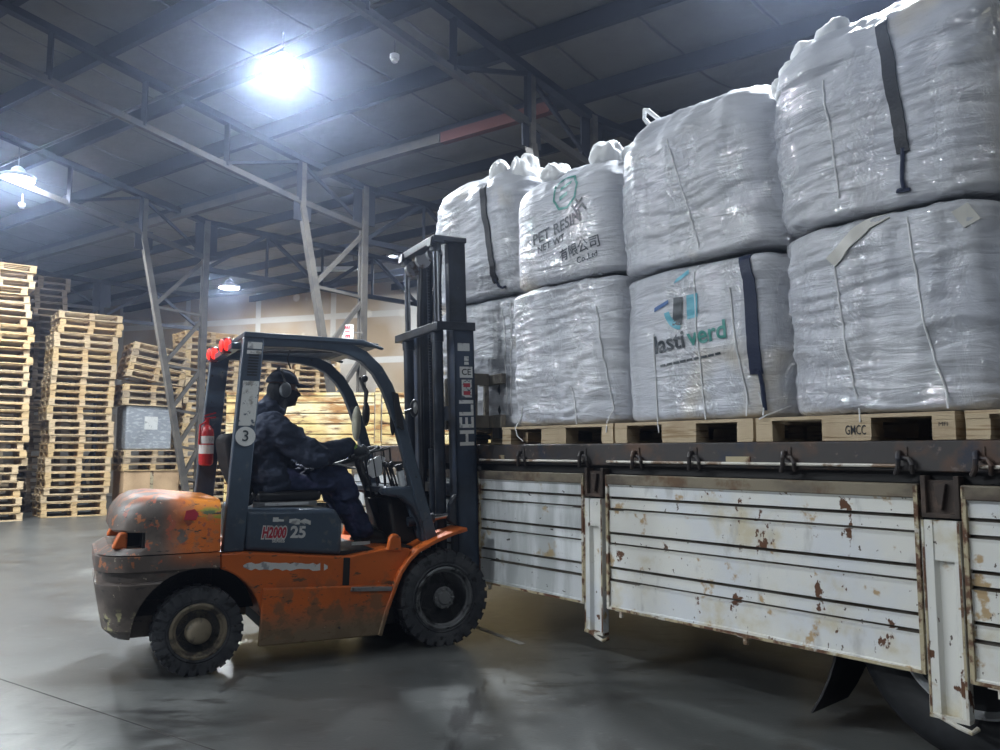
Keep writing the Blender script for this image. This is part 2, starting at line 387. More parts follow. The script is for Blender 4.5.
def remeshed(mb, name, mat, parent, vox=.012, smooth=4, crumple=0, cs=9.):
    o = mb.build(name, mat, parent, smooth=180)
    r = o.modifiers.new('r', 'REMESH'); r.mode = 'VOXEL'; r.voxel_size = vox; r.use_smooth_shade = True
    if smooth:
        s = o.modifiers.new('s', 'SMOOTH'); s.factor = .6; s.iterations = smooth
    bpy.context.view_layer.update(); bake(o)
    if crumple:
        me = o.data; me.update()
        ns = [v.normal.copy() for v in me.vertices]
        for v, nn in zip(me.vertices, ns):
            f = noise.fractal(Vector((v.co.x*cs, v.co.y*cs, v.co.z*cs*1.6)), 1.0, 2.0, 3)
            v.co += nn*f*crumple
        me.update()
    me = o.data
    if not me.materials: me.materials.append(mat)
    me.polygons.foreach_set('use_smooth', [True]*len(me.polygons))
    return o
def text_mesh(body, size, mat_name, bold=0., align='CENTER', shear=0.):
    cu = bpy.data.curves.new('t', 'FONT'); cu.body = body; cu.size = size; cu.align_x = align; cu.align_y = 'CENTER'
    cu.offset = bold; cu.shear = shear; cu.resolution_u = 3
    o = bpy.data.objects.new('t', cu); COL.objects.link(o)
    bpy.context.view_layer.update()
    dg = bpy.context.evaluated_depsgraph_get()
    me = bpy.data.meshes.new_from_object(o.evaluated_get(dg), depsgraph=dg)
    bpy.data.objects.remove(o); bpy.data.curves.remove(cu)
    me.materials.clear(); me.materials.append(M[mat_name])
    return me
def text_on(name, body, size, mat_name, parent, mat4, bold=0., sx=1., label=None, align='CENTER', shear=0.):
    """flat lettering placed by mat4 (x right, y up, z out of the surface)"""
    me = text_mesh(body, size, mat_name, bold, align, shear)
    me.transform(Matrix.Diagonal((sx, 1, 1, 1))); me.transform(mat4)
    o = link(name, me, parent)
    if label: o['label'] = label
    return o
def side_mat(x, y, z, roll=0):
    """lettering on a face that looks towards local -y"""
    return Matrix.Translation((x, y, z)) @ Matrix.Rotation(R(90), 4, 'X') @ Matrix.Rotation(roll, 4, 'Z')
ORD = ['bottom', 'second', 'third', 'fourth', 'fifth', 'sixth', 'seventh', 'eighth', 'ninth', 'tenth', 'eleventh', 'twelfth', 'thirteenth',
    'fourteenth', 'fifteenth', 'sixteenth', 'seventeenth', 'eighteenth', 'nineteenth', 'twentieth'] + ['twenty-' + k for k in
    ('first','second','third','fourth','fifth','sixth','seventh','eighth','ninth')] + ['thirtieth'] + ['thirty-' + k for k in
    ('first','second','third','fourth','fifth','sixth','seventh','eighth','ninth')]

LAMP_E = 1150.; HAZE = .0042; EXPO = .12
# ---------------------------------------------------------------- forklift (local x = heading, -y = the side seen, z up)
FK_LOC = (-.6586, 6.347, 0); FK_RZ = R(28)
fk = thing('forklift', 'orange and slate-blue forklift truck with raised mast, its forks reaching onto the white trailer', 'forklift', FK_LOC, FK_RZ)

def sweep_rect(mb, path, w, t, y, mat=None):
    """flat bar following a path in the (x,z) plane: w in that plane, t across y"""
    rings = []
    for i, (x, z) in enumerate(path):
        a = path[max(i-1, 0)]; b = path[min(i+1, len(path)-1)]
        d = Vector((b[0]-a[0], b[1]-a[1])).normalized(); n = Vector((-d.y, d.x))
        rings.append([(x+n.x*w/2, y-t/2, z+n.y*w/2), (x+n.x*w/2, y+t/2, z+n.y*w/2), (x-n.x*w/2, y+t/2, z-n.y*w/2), (x-n.x*w/2, y-t/2, z-n.y*w/2)])
    mb.loft(rings); return mb

def arc(cx, cz, r, a0, a1, n=10):
    return [(cx + r*math.cos(R(a0+(a1-a0)*i/n)), cz + r*math.sin(R(a0+(a1-a0)*i/n))) for i in range(n+1)]

# orange body
RWX, RWZ = -1.66, .27
mb = MB()
mb.prism([(-1.545, .733)] + arc(RWX, RWZ, .385, 72, 12, 9) + [(-1.27, .30), (-.44, .30), (-.385, .43), (-.33, .56), (-.25, .645), (-.25, .69), (-.42, .705), (-.72, .665), (-.75, .668), (-1.39, .733)], -.53, .53)
body = mb.build('body', M['orange'], fk, bevel=.012)
for s in (-1, 1):
    y0, y1 = sorted((s*.53, s*.56))
    mb = MB(); mb.prism([(-1.30, .135), (-.485, .122), (-.395, .42), (-.40, .455), (-1.275, .50), (-1.285, .35)], y0, y1)
    mb.build('side_skirt', M['orange'], fk, bevel=.01)
    mb = MB(); mb.prism([(-.70, .435), (-.405, .415), (-.40, .445), (-.69, .465)], *sorted((s*.555, s*.575)))
    mb.build('step_edge', M['steel'], fk, bevel=.004)
    mb = MB(); sweep_rect(mb, [(-.487,.123),(-.435,.30),(-.389,.42),(-.339,.535),(-.275,.62),(-.205,.68),(-.06,.745),(.06,.785),(.17,.812)], .028, .27, s*.445)
    mb.build('front_mudguard', M['orange'], fk, bevel=.006)
    mb = MB(); mb.prism([(-.43,.69),(-.325,.68),(-.335,.775),(-.36,.80),(-.395,.80),(-.415,.775)], *sorted((s*.50, s*.55)))
    mb.add([], [])
    b = mb.build('pillar_lug', M['orange'], fk, bevel=.01)
mb = MB(); mb.prism([(-.745,.475),(-.70,.47),(-.695,.655),(-.74,.66)], -.535, -.52); mb.build('step_shade', M['chassis'], fk)  # black plate standing in for the shadow gap at the step
# peeled white strip of an old sticker on the body side
mb = MB(); random.seed(3)
top = []; bot = []
for i in range(23):
    x = -1.40 + .55*i/22
    top.append((x, .668 - .045*i/22 + random.uniform(-.008, .008) - (.012 if i in (0, 22) else 0)))
    bot.append((x, .626 - .043*i/22 + random.uniform(-.008, .008) + (.012 if i in (0, 22) else 0)))
for i in range(22):
    if i == 20: continue
    mb.add([(bot[i][0], -.5325, bot[i][1]), (bot[i+1][0], -.5325, bot[i+1][1]), (top[i+1][0], -.5325, top[i+1][1]), (top[i][0], -.5325, top[i][1])], [(0,1,2,3)])
o = mb.build('peeled_sticker', M['white'], fk, smooth=0); o['label'] = 'torn white sticker on orange side'
# chassis underneath: axle housings
mb = MB(); mb.box((-.30, -.30, .20), (.10, .30, .62)); mb.box((-1.2, -.40, .16), (-.3, .40, .34)); mb.tube([(0, -.42, .335), (0, .42, .335)], .10, 16)
mb.build('drive_axle', M['chassis'], fk)
MB().box((-2.0, -.27, .34), (-1.25, .27, .67)).build('wheel_well', M['chassis'], fk)
mb = MB(); mb.tube([(RWX, -.42, RWZ), (RWX, .42, RWZ)], .06, 12); mb.box((RWX-.09, -.28, .20), (RWX+.09, .28, .36))
mb.build('steer_axle', M['chassis'], fk)

# counterweight
def cw_ring(z, xb, hw, rc=.24, xf=-1.55, drop=0.):
    pts = []
    for i in range(8): pts.append((xf + (xb+rc-xf)*i/8, -hw))
    for i in range(9): a = PI*1.5 - PI/2*i/8; pts.append((xb+rc+rc*math.cos(a), -hw+rc+rc*math.sin(a)))
    for i in range(1, 6): pts.append((xb, (-hw+rc) + 2*(hw-rc)*i/6))
    for i in range(9): a = PI - PI/2*i/8; pts.append((xb+rc+rc*math.cos(a), hw-rc+rc*math.sin(a)))
    for i in range(7, -1, -1): pts.append((xf + (xb+rc-xf)*i/8, hw))
    out = []
    for x, y in pts:
        f = min(max((x+2.05)/.5, 0), 1); f = f*f*(3-2*f)
        out.append((x, y, z - drop*f))
    return out
lv = [(.21,-2.035,.44),(.235,-2.135,.50),(.30,-2.195,.545),(.42,-2.220,.56),(.555,-2.245,.565),(.575,-2.245,.565),(.59,-2.200,.553),(.64,-2.200,.553),(.655,-2.250,.57),(.745,-2.250,.57)]
mb = MB(); mb.loft([cw_ring(z, xb, hw) for z, xb, hw in lv])
cw = mb.build('counterweight', M['worn'], fk, smooth=30)
lv = [(.753,-2.235,.565),(.80,-2.16,.56),(.88,-2.15,.56),(.90,-2.175,.558),(.97,-2.165,.556),(1.03,-2.14,.55),(1.075,-2.10,.535),(1.105,-2.045,.51),(1.122,-1.97,.46),(1.128,-1.90,.40)]
mb = MB(); mb.loft([cw_ring(z, xb, hw, drop=.055*max(0, (z-.85)/.29)) for z, xb, hw in lv])
hood = mb.build('engine_cover', M['worn'], fk, smooth=30)
def cutter(mb): return mb.build('cutter', M['black'], fk, smooth=0)
cuts = []
for s in (-1, 1):
    mb = MB(); mb.tube([(RWX, s*.27, RWZ), (RWX, s*.75, RWZ)], .385, 40); cuts.append((cw, cutter(mb)))
mb = MB(); mb.box((-2.5, -.7, .79), (-1.985, .7, .885)); cuts.append((hood, cutter(mb)))
for tgt, c in cuts:
    m = tgt.modifiers.new('cut', 'BOOLEAN'); m.operation = 'DIFFERENCE'; m.solver = 'EXACT'; m.object = c
bpy.context.view_layer.update()
for o in (cw, hood):
    bake(o); o.data.polygons.foreach_set('use_smooth', [True]*len(o.data.polygons)); o.data.set_sharp_from_angle(angle=R(32))
for _, c in cuts: me = c.data; bpy.data.objects.remove(c); bpy.data.meshes.remove(me)
for y in (-.43, .43):
    mb = MB(); mb.prism([(-2.165,.788),(-2.08,.788),(-2.08,.887),(-2.125,.887)], y-.06, y+.06); mb.build('outlet_post', M['orange'], fk, bevel=.012)
mb = MB(); mb.box((-2.00, -.54, .785), (-1.985, .54, .89)); mb.box((-2.08, -.36, .785), (-2.0, .36, .89)); mb.build('radiator_outlet', M['chassis'], fk)  # black boxes put the slot's inner darkness into colour
mb = MB(); mb.tube([(-2.10, -.02, .62), (-2.22, -.02, .62)], .025, 12); mb.tube([(-2.20, -.02, .56), (-2.20, -.02, .70)], .012, 8)
mb.build('tow_pin', M['steel'], fk)
# torn maroon sticker on the engine cover
mb = MB(); mb.prism([(-1.77,.955),(-1.70,.95),(-1.685,.99),(-1.71,1.02),(-1.76,1.01)], -.5635, -.5605); mb.build('torn_sticker', M['redprint'], fk, smooth=0)
# slate-blue seat box
mb = MB(); mb.prism([(-1.387,.738),(-.745,.672),(-.742,.90),(-.79,.985),(-1.383,1.00)], -.50, .50)
mb.build('seat_box', M['blue'], fk, bevel=.03, seg=3)
text_on('model_number', '25', .105, 'white', fk, side_mat(-1.045, -.502, .838, R(-3)), bold=.004, sx=1.0)
t = text_on('series_lettering', 'H2000', .095, 'redprint', fk, side_mat(-1.205, -.502, .842, R(-3)), bold=.004, sx=.60, shear=.15); t['label'] = 'red series lettering'
t2 = text_on('series_outline', 'H2000', .095, 'white', fk, side_mat(-1.205, -.5013, .842, R(-3)), bold=.013, sx=.60, shear=.15)
text_on('series_word', 'SERIES', .03, 'white', fk, side_mat(-1.175, -.502, .790, R(-3)), bold=.001)
mb = MB(); random.seed(5)
for i in range(7):
    x = -1.215 + .25*i/7; 
    mb = MB(); mb.prism([(x, .913-.02*i/7+random.uniform(-.01,.012)), (x+.036, .911-.02*i/7+random.uniform(-.012,.008)), (x+.038, .942-.02*i/7+random.uniform(-.012,.005)), (x+.002, .942-.02*i/7+random.uniform(-.016,.004))], -.5025, -.5008)
    if i != 2: mb.build('torn_lettering', M['white'], fk, smooth=0)
# floor plate and cowl
mb = MB(); mb.box((-.75, -.46, .66), (-.2, .46, .695)); mb.build('floor_plate', M['black'], fk)
for s in (-1, 1):
    mb = MB(); mb.prism([(-.44,1.125),(-.19,1.125),(-.015,.735),(-.13,.70),(-.15,.85),(-.215,.98),(-.30,1.045),(-.44,1.07)], *sorted((s*.47, s*.36)))
    mb.build('cowl_side', M['blue'], fk, bevel=.02)
mb = MB(); mb.prism([(-.42,1.12),(-.20,1.12),(-.04,.74),(-.10,.72),(-.235,1.06),(-.42,1.08)], -.36, .36); mb.build('cowl', M['blue'], fk, bevel=.01)
mb = MB(); mb.prism([(-.27,.70),(-.10,.70),(-.2,1.03),(-.34,1.05)], -.30, .30); mb.build('instrument_housing', M['chassis'], fk, bevel=.02)
# steering
mb = MB(); mb.tube([(-.27, 0, .78), (-.485, 0, 1.325)], .035, 12); mb.build('steering_column', M['black'], fk)
ctr = Vector((-.50, 0, 1.345)); ax = Vector((-.215, 0, .545)).normalized(); e1 = Vector((0, 1, 0)); e2 = ax.cross(e1).normalized()
def rimp(a, r=.18): return ctr + (e1*math.cos(a) + e2*math.sin(a))*r
mb = MB(); mb.tube([rimp(2*PI*i/36) for i in range(36)], .0145, 10, closed=True)
for a in (90, 210, 330): mb.tube([ctr - ax*.01, rimp(R(a), .175)], .011, 8)
mb.tube([ctr - ax*.03, ctr + ax*.012], .04, 14)
st = mb.build('steering_wheel', M['black'], fk)
kp = rimp(R(150), .165)
mb = MB(); mb.tube([kp, kp + ax*.05], .012, 8); mb.ball(kp + ax*.07, .024); mb.build('spinner_knob', M['black'], st)
for i, y in enumerate((-.33, -.27, -.21)):
    mb = MB(); mb.tube([(-.27, y, 1.08), (-.33, y, 1.26)], .008, 8); mb.ball((-.335, y, 1.28), .022); mb.build('control_lever', M['black'], fk)
# wire document basket
mb = MB()
bx = [(-.50, -.20, 1.36), (-.30, -.20, 1.40), (-.27, -.20, 1.06), (-.43, -.20, 1.03)]
for y in (-.20, -.06):
    q = [(p[0], y, p[2]) for p in bx]
    for i in range(4): mb.tube([q[i], q[(i+1) % 4]], .007, 6)
    for t in (.33, .66): mb.tube([Vector(q[0]).lerp(Vector(q[1]), t), Vector(q[3]).lerp(Vector(q[2]), t)], .004, 6)
for i in range(4): mb.tube([(bx[i][0], -.20, bx[i][2]), (bx[i][0], -.06, bx[i][2])], .006, 6)
mb.build('wire_basket', M['black'], fk)
tag(MB().prism([(-.46,1.22),(-.44,1.31),(-.36,1.345),(-.32,1.33),(-.35,1.20),(-.41,1.18)], -.17, -.13).build('folded_papers', M['paper'], None, smooth=0), 'crumpled white papers held in the wire basket beside the steering wheel', 'papers')
bpy.data.objects['folded_papers'].location = FK_LOC; bpy.data.objects['folded_papers'].rotation_euler = (0, 0, FK_RZ)
# can standing on the cowl
can = thing('spray_can', 'small black-capped white can standing on the blue cowl behind the mast', 'can', FK_LOC, FK_RZ)
A = Vector((-.235, -.32, 1.126)); B_ = A + Vector((-.025, 0, .11))
MB().tube([A, B_], .030, 16).build('can_body', M['white'], can); MB().tube([B_, B_ + Vector((-.012, 0, .045))], .027, 16).build('cap', M['black'], can)
# seat
mb = MB(); mb.box((-1.27, -.25, 1.03), (-.82, .25, 1.105)); mb.build('seat_cushion', M['seat'], fk, bevel=.03, seg=3)
mb = MB(); mb.prism([(-1.27,1.08),(-1.36,1.06),(-1.46,1.28),(-1.49,1.46),(-1.45,1.51),(-1.40,1.49),(-1.37,1.31)], -.23, .23); mb.build('backrest', M['greyseat'], fk, bevel=.035, seg=3)
mb = MB(); mb.box((-1.30, -.27, 1.00), (-.86, .27, 1.03)); mb.build('seat_rail', M['steel'], fk)
mb = MB(); mb.box((-1.22, -.273, 1.006), (-.92, -.270, 1.026)); mb.build('seat_label', M['white'], fk)
mb = MB(); mb.tube([(-1.32, -.27, 1.03), (-1.36, -.30, 1.07), (-1.38, -.29, 1.12)], .028, 8); mb.tube([(-1.33, -.3, 1.04), (-1.30, -.3, 1.09)], .02, 8); mb.build('belt_reel', M['black'], fk)
# overhead guard
for s in (-1, 1):
    fx = -.085 if s > 0 else 0
    mb = MB(); mb.prism([(-1.525+fx,.735),(-1.392+fx,.735),(-1.30+fx*.8,2.13),(-1.435+fx*.8,2.13)], *sorted((s*.50, s*.425)))
    p = mb.build('rear_pillar', M['blue'], fk, bevel=.008)
    mb = MB(); sweep_rect(mb, [(-1.40,2.115),(-1.06,2.125),(-.82,2.115),(-.70,2.09),(-.60,2.045),(-.50,1.955),(-.425,1.84),(-.375,1.72),(-.325,1.58),(-.245,1.32),(-.165,1.05),(-.065,.735)], .085, .07, s*.455)
    mb.build('front_pillar', M['blue'], fk, bevel=.008)
    if s < 0:
        # stickers on the seen rear pillar
        def pil(x, z): return x
        def patch(name, z0, z1, mat, inset=.02):
            xa = -1.525 + .0645*(z0-.735)/.90 ; xb = -1.525 + .0645*(z1-.735)/.90
            mb = MB(); mb.add([(xa+inset, -.5015, z0), (xa+.134-inset, -.5015, z0), (xb+.134-inset, -.5015, z1), (xb+inset, -.5015, z1)], [(0,1,2,3)])
            return mb.build(name, M[mat], p, smooth=0)
        patch('peeled_sticker', 1.545, 1.84, 'peel', .015); patch('warning_sticker', 2.055, 2.10, 'white', .02); patch('warning_strip', 2.02, 2.045, 'peel', .02)
        xc = -1.525 + .0645*(1.47-.735)/.90 + .067
        mb = MB(); mb.tube([(xc, -.5015, 1.475), (xc, -.503, 1.475)], .064, 32); mb.build('number_disc', M['white'], p, smooth=0)
        text_on('number', '3', .10, 'inkdark', p, side_mat(xc, -.5045, 1.475, R(-3)), bold=.001)
        for i in range(8):
            z = 1.875 + i*.019; x = -1.525 + .0645*(z-.735)/.90
            mb = MB(); mb.box((x+.035, -.5015, z), (x+.10, -.4995, z+.010)); mb.build('vent_slot', M['black'], p, smooth=0)
mb = MB(); mb.box((-1.435, -.50, 2.13), (-1.36, .50, 2.165)); mb.box((-.60, -.50, 2.115), (-.50, .50, 2.145))
for i in range(13):
    y = -.47 + .94*i/12; mb.bar((-1.40, y, 2.147), (-.55, y, 2.132), .052, .022)
mb.prism([(-1.43,2.13),(-.62,2.135),(-.47,2.10),(-.46,2.115),(-.62,2.165),(-1.43,2.168)], -.505, -.47); mb.prism([(-1.43,2.13),(-.62,2.135),(-.47,2.10),(-.46,2.115),(-.62,2.165),(-1.43,2.168)], .47, .505)
mb.build('guard_roof', M['blue'], fk, bevel=.005)
mb = MB(); mb.box((-1.50, -.43, 2.055), (-1.44, .43, 2.10)); mb.build('rear_crossbar', M['blue'], fk, bevel=.006)
mb = MB(); mb.tube([(-1.0, .05, 2.13), (-1.02, .05, 2.06), (-.99, .06, 1.99)], .006, 6); mb.tube([(-1.45,.3,2.12),(-1.0,.02,2.11),(-.7,-.1,2.12)], .01, 6); mb.build('roof_cable', M['black'], fk)
# red rear lamps on stalks
for y, lit in ((-.22, 'tail'), (.35, 'tail')):
    mb = MB(); mb.box((-1.53, y-.05, 2.04), (-1.47, y+.05, 2.15)); lp = mb.build('rear_lamp', M['amber'], fk, bevel=.012)
    mb = MB(); mb.ball((-1.53, y, 2.10), (.016, .034, .042)); mb.ball((-1.50, y-.05, 2.10), (.026, .014, .042)); mb.build('lit_lens', M[lit], lp)
# work lamp, mirrors
mb = MB(); mb.tube([(-.30, -.50, 1.66), (-.24, -.52, 1.68)], .012, 8); mb.prism([(-.36,1.55),(-.31,1.53),(-.36,1.79),(-.40,1.80)], -.53, -.50); mb.build('mirror_bracket', M['black'], fk)
mb = MB(); mb.ball((-.225, -.50, 1.69), (.030, .045, .066)); mb.build('work_lamp', M['black'], fk)
MB().ball((-.228, -.528, 1.69), (.018, .02, .045)).build('lamp_lens', M['steel'], bpy.data.objects['work_lamp'])
mb = MB(); mb.ball((-.365, -.44, 1.62), (.022, .03, .13)); mb.build('side_mirror', M['black'], fk)
mb = MB(); mb.ball((-.40, .30, 1.60), (.035, .05, .14)); m_ = mb.build('side_mirror', M['yellowpad'], fk); m_['label'] = 'cream-backed oval mirror'
mb = MB(); mb.tube([(-.34, .42, 1.98), (-.30, .36, 1.86), (-.32, .33, 1.72)], [.012, .02, .012], 8); mb.ball((-.31, .33, 1.68), (.03, .04, .10)); mb.ball((-.31, .38, 1.97), (.028, .03, .03)); mb.build('far_mirror', M['black'], fk)

# wheels
def wheel(name, x, y, r, w, rr, side, rimmat, hubbig):
    T = Matrix.Translation((x, y, r - .006)) @ Matrix.Scale(side, 4, (0, 1, 0))   # built with the outer face towards -y, side = -1 flips
    mb = MB(); h = w/2
    mb.lathe([(-h*.50, rr+.004), (-h*.84, rr+.006), (-h*.90, rr-.006), (-h*.84, rr-.016), (-h*.66, rr-.024), (-h*.60, rr-.034)], 56, T); mb.lathe([(-h*.60, rr-.034), (-h*.10, rr-.046), (h*.05, rr*.62), (h*.05, rr*.45), (h*.05, .012)], 56, T, 1)
    mb.lathe([(h*.7, rr), (h*.5, rr*.5), (h*.5, .012)], 32, T, 1)
    rim = mb.build(name, [M[rimmat], M['black']], fk)
    mb = MB(); pr = [(-h*.60, rr-.004), (-h*.80, rr+.008), (-h*.88, rr+.02), (-h*.80, rr+.028), (-h*.90, rr+(r-rr)*.45), (-h*.90, r-.034), (-h*.76, r-.011), (h*.76, r-.011), (h*.90, r-.034), (h*.86, rr), (h*.5, rr-.004)]
    mb.lathe(pr, 72, T)
    n = 26
    for sd in (-1, 1):
        for k in range(n):
            a = 2*PI*(k + (.5 if sd > 0 else 0))/n
            Q = T @ Matrix.Rotation(-a, 4, 'Y')
            y0, y1 = (-h, -h*.22) if sd < 0 else (h*.22, h)
            da = .027*r/.34
            mb.add([(r-.078, y0*.92, -da*.85), (r-.078, y0*.92, da*.85), (r-.004, y0*.97, da), (r-.004, y0*.97, -da), (r-.06, y1, -da*.8), (r-.06, y1, da*.8), (r, y1, da*.8), (r, y1, -da*.8)] if sd < 0 else
                   [(r-.07, y1, -da), (r-.07, y1, da), (r, y1*.90, da), (r, y1*.90, -da), (r-.06, y0, -da*.8), (r-.06, y0, da*.8), (r, y0, da*.8), (r, y0, -da*.8)],
                   [(0,1,2,3), (7,6,5,4), (3,2,6,7), (0,3,7,4), (1,5,6,2), (0,4,5,1)], 0, Q)
    mb.build('tyre', M['rubber'], rim, smooth=30)
    mb = MB()
    if hubbig: mb.lathe([(-h*.1, .085), (-h*.75, .080), (-h*.95, .070), (-h*1.1, .055), (-h*1.18, .03), (-h*1.2, .0)], 28, T)
    else:
        mb.lathe([(-h*.1, .10), (-h*.45, .095), (-h*.5, .08), (-h*.75, .075), (-h*.78, .05), (-h*.9, .04), (-h*.92, 0)], 28, T)
        for k in range(10):
            a = 2*PI*k/10; q = T @ Matrix.Translation((.066*math.cos(a), 0, .066*math.sin(a))); mb.lathe([(-h*.6, .011), (-h*.9, .011), (-h*.92, 0)], 8, q)
    mb.build('hub', M[rimmat], rim)
    for k in range(6):
        a = 2*PI*(k+.3)/6; rad = rr*.74
        q = T @ Matrix.Translation((rad*math.cos(a), h*.12, rad*math.sin(a)))
        mb = MB(); mb.lathe([(-h*.1, .020), (-h*.42, .020), (-h*.44, .012), (-h*.6, .011), (-h*.61, 0)], 8, q); mb.build('wheel_nut', M[rimmat], rim)
wheel('drive_wheel', 0, -.475, .338, .20, .215, 1, 'rim', False)
wheel('drive_wheel', 0, .475, .338, .20, .215, -1, 'rim', False)
wheel('steer_wheel', RWX, -.475, .272, .17, .165, 1, 'rimtan', True)
wheel('steer_wheel', RWX, .475, .272, .17, .165, -1, 'rimtan', True)

# mast, leaning back a little
MM = Matrix.Translation((.2, 0, .3)) @ Matrix.Rotation(R(-1.8), 4, 'Y') @ Matrix.Translation((-.2, 0, -.3))
def mbuild(mb, name, mat, parent=fk, bevel=0, label=None):
    o = mb.build(name, M[mat], parent, smooth=35); o.data.transform(MM)
    if bevel:
        b = o.modifiers.new('bevel', 'BEVEL'); b.width = bevel; b.segments = 2; b.limit_method = 'ANGLE'
    if label: o['label'] = label
    return o
def channel(mb, x0, x1, y0, y1, z0, z1, t=.022):
    """channel section rail open towards the mast centre"""
    s = 1 if y0 > 0 else -1
    yo = max(abs(y0), abs(y1))*s; yi = min(abs(y0), abs(y1))*s
    mb.box((x0, min(yo, yo-s*t), z0), (x1, max(yo, yo-s*t), z1))
    mb.box((x0, min(yi, yo), z0), (x0+t, max(yi, yo), z1)); mb.box((x1-t, min(yi, yo), z0), (x1, max(yi, yo), z1))
for s in (-1, 1):
    mb = MB(); channel(mb, .185, .355, s*.42, s*.33, .14, 2.35); up = mbuild(mb, 'mast_upright', 'mastface', bevel=.004)
    if s < 0:
        for nm, z0, z1, x0, x1, mt in (('rating_plate', 2.14, 2.20, .215, .315, 'white'), ('ce_plate', 1.935, 2.02, .228, .335, 'white'), ('load_chart', 1.785, 1.92, .242, .325, 'peel')):
            mb = MB(); mb.box((x0, -.4225, z0), (x1, -.4205, z1)); mbuild(mb, nm, mt, up)
        mb = MB(); mb.box((.268, -.4225, 2.065), (.305, -.4205, 2.10)); mb.box((.268, -.4225, 2.035), (.305, -.4205, 2.058)); mbuild(mb, 'small_plate', 'white', up)
        for nm, z in (('chart_print', 1.875), ('chart_print', 1.815)):
            mb = MB(); mb.box((.255, -.4235, z-.012), (.312, -.4224, z+.018)); mbuild(mb, nm, 'redprint', up)
        o = text_on('ce_mark', 'CE', .066, 'ink', up, side_mat(.2815, -.4235, 1.977), bold=.001); o.data.transform(MM)
        o = text_on('maker_lettering', 'HELI', .165, 'white', up, side_mat(.282, -.4225, 1.592, R(90)), bold=.004, sx=1.12); o['label'] = 'white maker lettering running up the rail'; o.data.transform(MM)
    mb = MB(); channel(mb, .20, .345, s*.325, s*.25, .30, 3.04); mbuild(mb, 'inner_rail', 'mast', bevel=.004)
    mb = MB(); mb.tube([(.10, s*.30, .22), (.10, s*.30, 2.30)], .042, 18); mb.tube([(.10, s*.30, 2.22), (.10, s*.30, 2.31)], .05, 18)
    cy = mbuild(mb, 'lift_cylinder', 'mast')
    mb = MB(); mb.tube([(.10, s*.30, 2.3), (.10, s*.30, 2.97)], .024, 16); mbuild(mb, 'piston_rod', 'chrome', cy)
    mb = MB(); mb.tube([(.10, s*.30, 2.93), (.10, s*.30, 3.0)], .045, 12); mb.prism([(.04,2.96),(.20,3.0),(.20,3.03),(.05,3.03)], *sorted((s*.27, s*.34))); mbuild(mb, 'rod_bracket', 'mast')
    mb = MB()
    for k in range(95):
        z = .75 + k*.0233; mb.box((.205, s*.12-(.014 if k % 2 else .010), z), (.222, s*.12+(.014 if k % 2 else .010), z+.019))
    mbuild(mb, 'lift_chain', 'mast')
    mb = MB(); mb.lathe([(-.02,.03),(-.018,.065),(-.008,.058),(.008,.058),(.018,.065),(.02,.03)], 24, Matrix.Translation((.17, s*.12, 2.95))); mbuild(mb, 'chain_pulley', 'steel')
    # tilt cylinder
    mb = MB(); mb.tube([(-.20, s*.33, .86), (.0, s*.35, .885)], .036, 14); tc_ = mb.build('tilt_cylinder', M['mast'], fk)
    mb = MB(); mb.tube([(.0, s*.35, .885), (.14, s*.36, .905)], .024, 12); mb.build('tilt_rod', M['chrome'], tc_)
    mb = MB(); mb.prism([(.10,.86),(.19,.80),(.21,1.02),(.16,1.06),(.11,.98)], *sorted((s*.34, s*.40))); mb.build('tilt_clevis', M['mast'], fk, bevel=.01)
mb = MB(); mb.box((.06, -.36, 2.985), (.15, .31, 3.045)); mb.box((.06, -.36, 3.0), (.345, -.28, 3.045)); mb.box((.06, .25, 3.0), (.345, .31, 3.045)); mbuild(mb, 'mast_head_tie', 'mast', bevel=.008)
mb = MB(); mb.box((.035, -.43, 2.295), (.085, .43, 2.36)); mb.box((.035, -.448, 2.295), (.36, -.425, 2.36)); mb.box((.035, .425, 2.295), (.36, .448, 2.36)); mbuild(mb, 'mast_collar', 'mast', bevel=.006)
mb = MB(); mb.box((.19, -.33, .18), (.33, .33, .34)); mbuild(mb, 'mast_crossmember', 'mast', bevel=.006)
for bx2 in (((.20, -.33, 1.05), (.24, .33, 1.13)), ((.30, -.25, 1.62), (.34, .25, 1.74))): mbuild(MB().box(*bx2), 'mast_crossmember', 'mast', bevel=.006)
mb = MB(); mb.tube([(.16, -.03, .5), (.16, -.03, 1.4)], .035, 14); mbuild(mb, 'centre_cylinder', 'mast')
for y in (-.20, .19, .23):
    mb = MB(); mb.tube([(.17, y, .7), (.16, y, 1.6), (.165, y, 2.5), (.19, y, 2.93)], .013, 8); mbuild(mb, 'hydraulic_hose', 'black')
mb = MB(); mb.lathe([(-.03,.02),(-.028,.062),(-.012,.055),(.012,.055),(.028,.062),(.03,.02)], 24, Matrix.Translation((.13, .25, 2.90))); mbuild(mb, 'hose_pulley', 'steel')
